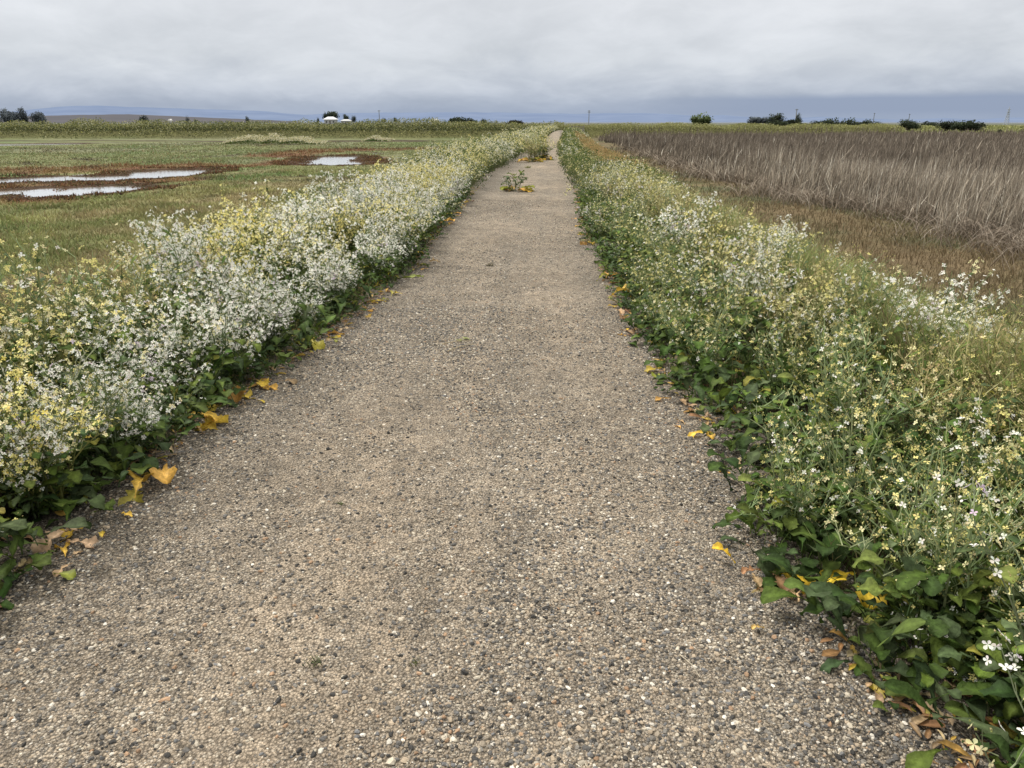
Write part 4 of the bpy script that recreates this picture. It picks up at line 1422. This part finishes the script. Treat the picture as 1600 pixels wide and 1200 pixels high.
# ------------------------------------------------------------------ poles and pylons
def pole(px, base_py, h_px, dist, label, arms=1, thick=1.0):
    p = at_d(px, base_py, dist); k = dist / FPX * 1.05
    h = h_px * k + (p.z - MARSH)
    t = empty("utility_pole", (p.x, p.y, MARSH), YAW + .5); tag(t, label, "pole")
    s = .0011 * dist * .5 * thick
    B = MB(); B.tube([Vector((0, 0, -.5)), Vector((0, 0, h * .6)), Vector((0, 0, h))], s, s * .7, 7, (.22, .23, .25))
    link("post", B.mesh("post", True), M_bark, t)
    for i in range(arms):
        A = MB(); A.box((0, 0, h * (.95 - .08 * i)), h * .2, s * 1.1, s * 1.1, (.22, .23, .25)); link("crossarm", A.mesh("crossarm"), M_bark, t)


pole(593, 189, 14, 650, "thin pole between the house and the barn")
pole(920, 190, 15, 600, "lone thin pole right of the path's vanishing point", 2)
pole(1243, 189, 15, 420, "pole rising above the dark shrubs on the right", 1, 1.3)
pole(1365, 187, 8, 700, "short faint pole above the low hedge", 1, .8)
pole(1420, 187, 7, 700, "short faint pole behind the round dark shrub", 1, .8)


def pylon(px, base_py, h_px, dist, label):
    p = at_d(px, base_py, dist); k = dist / FPX * 1.05
    h = h_px * k + p.z - MARSH
    t = empty("pylon", (p.x, p.y, MARSH), YAW + .3); tag(t, label, "pylon")
    c = (.38, .42, .48); b = h * .1; s = .00028 * dist
    A = MB()
    for sx in (-1, 1):
        for sy in (-1, 1):
            A.tube([Vector((sx * b, sy * b, 0)), Vector((sx * b * .3, sy * b * .3, h * .65)), Vector((0, 0, h))], s, s * .7, 4, c)
    for i in range(6):
        z0, z1 = h * i / 8, h * (i + 1) / 8
        w0 = b * (1 - .7 * z0 / (h * .65)); w1 = b * (1 - .7 * z1 / (h * .65)) if z1 < h * .65 else b * .25
        for sy in (-1, 1):
            A.tube([Vector((-w0, sy * w0, z0)), Vector((w1, sy * w1, z1))], s * .6, s * .6, 3, c)
            A.tube([Vector((w0, sy * w0, z0)), Vector((-w1, sy * w1, z1))], s * .6, s * .6, 3, c)
    link("lattice", A.mesh("lattice"), M_bark, t)
    for z_ in (.7, .84):
        B = MB(); B.box((0, 0, h * z_), h * .3, s * 1.6, s * 1.6, c); link("crossarm", B.mesh("crossarm"), M_bark, t)


pylon(1573, 189, 16, 900, "lattice pylon at the far right horizon")

# ------------------------------------------------------------------ gate at the end of the path
p = at_d(903, 198.5, 150)
gz_ = float(HT(np.array(p.x), np.array(p.y)))
t = empty("gate", (p.x, p.y, gz_), .1)
tag(t, "low grey rail gate where the path ends at the dyke", "gate")
for sx in (-1, 1):
    B = MB(); B.box((sx * 1.15, 0, .6), .13, .13, 1.2, (.22, .2, .18)); link("post", B.mesh("post"), M_paint, t)
for z_ in (.35, .7, 1.02):
    B = MB(); B.box((0, -.02, z_), 2.16, .06, .11, (.25, .23, .21)); link("rail", B.mesh("rail"), M_paint, t)


# ------------------------------------------------------------------ hills
def ridge(name, prof, dist, depth, mat, seed):
    xs_ = np.linspace(prof[0][0], prof[-1][0], 320)
    hp = np.interp(xs_, [a for a, _ in prof], [b for _, b in prof]) + (fbm(xs_ * .05, xs_ * 0, seed, 3) - .5) * 1.0
    V = []
    for j in range(7):
        f = j / 6
        for x_, y_ in zip(xs_, hp):
            p = at_d(x_, y_, dist)
            s = 1 - depth * (1 - f)
            zz = MARSH - 5 + (p.z - MARSH + 5) * f ** 1.3
            zz += (float(vn(np.array(x_ * .04), np.array(f * 3.0), seed)) - .5) * (p.z - MARSH) * .5 * f * (1 - f)
            V.append((p.x * s, p.y * s, zz))
    n = len(xs_)
    Q = [(j * n + i, j * n + i + 1, (j + 1) * n + i + 1, (j + 1) * n + i) for j in range(6) for i in range(n - 1)]
    o = link(name, make_mesh(name, V, Q, None, None, True), mat)
    return tag(o, kind="structure")


HILLS = [(-500, 172), (-300, 168), (-100, 174), (0, 176), (50, 171), (100, 166), (150, 165), (200, 167), (300, 170), (360, 172), (420, 174), (450, 177.5), (480, 179.5), (510, 177), (600, 176), (700, 175.5),
         (800, 176), (900, 178), (960, 176.5), (1040, 177.5), (1090, 181), (1130, 180), (1160, 182), (1200, 183.5), (1250, 184), (1290, 182), (1320, 184), (1400, 187), (1480, 184.5), (1520, 187), (1570, 184), (1650, 183), (1800, 178), (2100, 176)]
ridge("hills", HILLS, 9500, .25, hill_material("hazy_hills", (.122, .162, .258), (.142, .183, .28)), 211)  # bluish base colour stands in for aerial haze
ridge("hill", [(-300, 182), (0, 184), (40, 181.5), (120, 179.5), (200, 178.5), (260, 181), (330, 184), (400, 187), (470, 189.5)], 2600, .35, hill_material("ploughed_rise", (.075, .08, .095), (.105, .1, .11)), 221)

# ------------------------------------------------------------------ sky and light
world = bpy.data.worlds.new("World")
scene.world = world
world.use_nodes = True
nt = world.node_tree; N = nt.nodes; L = nt.links
bg = N["Background"]
SUN_EL, SUN_AZ = R(52), R(-60)      # azimuth clockwise from +Y
sky = N.new("ShaderNodeTexSky"); sky.sky_type = 'NISHITA'; sky.sun_disc = False
sky.sun_elevation = SUN_EL; sky.sun_rotation = SUN_AZ
tc = N.new("ShaderNodeTexCoord"); sep = N.new("ShaderNodeSeparateXYZ"); L.new(tc.outputs["Generated"], sep.inputs[0])


def m_(op, a, b=0.0, clamp=False):
    n = N.new("ShaderNodeMath"); n.operation = op; n.use_clamp = clamp
    for i, v in enumerate((a, b)):
        if isinstance(v, (int, float)): n.inputs[i].default_value = v
        else: L.new(v, n.inputs[i])
    return n.outputs[0]


def mr_(v, a, b, c, d, smooth=True):
    n = N.new("ShaderNodeMapRange"); n.inputs[1].default_value = a; n.inputs[2].default_value = b; n.inputs[3].default_value = c; n.inputs[4].default_value = d
    if smooth: n.interpolation_type = 'SMOOTHSTEP'
    L.new(v, n.inputs[0]); return n.outputs[0]


z = m_('MAXIMUM', sep.outputs[2], 0.0)
cr = N.new("ShaderNodeValToRGB"); e = cr.color_ramp
stops = [(0.0, (158, 173, 197)), (.1, (161, 174, 196)), (.15, (170, 181, 199)), (.2, (192, 200, 213)), (.27, (211, 216, 223)), (.36, (222, 225, 230)), (.5, (230, 231, 232)), (1.0, (240, 233, 218))]
e.elements[0].position = 0; e.elements[0].color = (*lin(*stops[0][1]), 1)
e.elements[1].position = 1; e.elements[1].color = (*lin(*stops[-1][1]), 1)
for p_, c_ in stops[1:-1]:
    el = e.elements.new(p_); el.color = (*lin(*c_), 1)
inv = m_('DIVIDE', 1.0, m_('ADD', z, .3))
vx = m_('MULTIPLY', sep.outputs[0], inv); vy = m_('MULTIPLY', sep.outputs[1], inv)
cv = N.new("ShaderNodeCombineXYZ"); L.new(vx, cv.inputs[0]); L.new(vy, cv.inputs[1])


def wn(scale, detail, rough=.5, off=0.0, dist=0.0):
    mp = N.new("ShaderNodeMapping"); mp.inputs["Location"].default_value = (off, off * .7, 0); L.new(cv.outputs[0], mp.inputs[0])
    n = N.new("ShaderNodeTexNoise"); n.inputs["Scale"].default_value = scale; n.inputs["Detail"].default_value = detail; n.inputs["Roughness"].default_value = rough
    n.inputs["Distortion"].default_value = dist
    L.new(mp.outputs[0], n.inputs["Vector"]); return n.outputs["Fac"]


n1 = wn(1.5, 6, .55, 3.1, .5); n2 = wn(4.5, 5, .6, 7.7, .4)
# soft shift of the height at which the gradient is read, so the cloud base undulates
sh = m_('MULTIPLY', m_('SUBTRACT', n1, .5), .16)
zz = m_('ADD', m_('POWER', z, .5), sh)
zz = m_('ADD', zz, m_('MULTIPLY', m_('SUBTRACT', n2, .5), .05))
L.new(m_('MAXIMUM', zz, 0.0), cr.inputs[0])
bri = m_('MULTIPLY', mr_(n1, .3, .7, .955, 1.085), mr_(n2, .3, .7, .96, 1.03))
over = mr_(z, .15, .8, 1.0, 1.95)
val = m_('MULTIPLY', bri, over)
hs = N.new("ShaderNodeHueSaturation"); L.new(cr.outputs[0], hs.inputs["Color"]); L.new(val, hs.inputs["Value"])
# the slate band of rain low on the right
azr = m_('DIVIDE', sep.outputs[0], m_('MAXIMUM', sep.outputs[1], .05))
n3 = wn(3, 4, .5, 1.3)
top = m_('ADD', .0285, m_('MULTIPLY', m_('SUBTRACT', n3, .5), .006))
band = m_('MULTIPLY', m_('SUBTRACT', 1.0, m_('SMOOTH_MIN', m_('MAXIMUM', m_('DIVIDE', m_('SUBTRACT', z, m_('SUBTRACT', top, .0035)), .007), 0.0), 1.0)), mr_(azr, .0, .3, 0, 1))
lowfade = mr_(z, .004, .013, .45, 1)
band = m_('MULTIPLY', band, lowfade, True)
mxb = N.new("ShaderNodeMix"); mxb.data_type = 'RGBA'; L.new(band, mxb.inputs[0]); L.new(hs.outputs[0], mxb.inputs[6]); mxb.inputs[7].default_value = (*lin(150, 164, 189), 1)
# a thin part of the real sky colour under the cloud
STR = 0.1
sc_ = N.new("ShaderNodeMix"); sc_.data_type = 'RGBA'; sc_.blend_type = 'MULTIPLY'; sc_.inputs[0].default_value = 1.0
L.new(mxb.outputs[2], sc_.inputs[6]); sc_.inputs[7].default_value = (1 / STR, 1 / STR, 1 / STR, 1)
mxs = N.new("ShaderNodeMix"); mxs.data_type = 'RGBA'; mxs.inputs[0].default_value = .95
L.new(sky.outputs[0], mxs.inputs[6]); L.new(sc_.outputs[2], mxs.inputs[7])
L.new(mxs.outputs[2], bg.inputs["Color"]); bg.inputs["Strength"].default_value = STR

sd_ = bpy.data.lights.new("sun", 'SUN'); sd_.energy = 3.9; sd_.angle = R(12); sd_.color = (1, .94, .85)
sun = bpy.data.objects.new("sun", sd_); COL.objects.link(sun)
sdir = Vector((math.sin(SUN_AZ) * math.cos(SUN_EL), math.cos(SUN_AZ) * math.cos(SUN_EL), math.sin(SUN_EL)))
sun.rotation_euler = sdir.to_track_quat('Z', 'Y').to_euler()
sun.location = (0, 0, 30)

scene.view_settings.view_transform = 'Standard'
scene.view_settings.look = 'None'
scene.view_settings.exposure = 0
scene.view_settings.gamma = 1
scene.render.engine = 'CYCLES'
scene.cycles.max_bounces = 6
scene.cycles.transmission_bounces = 4
scene.cycles.caustics_reflective = False
scene.cycles.caustics_refractive = False
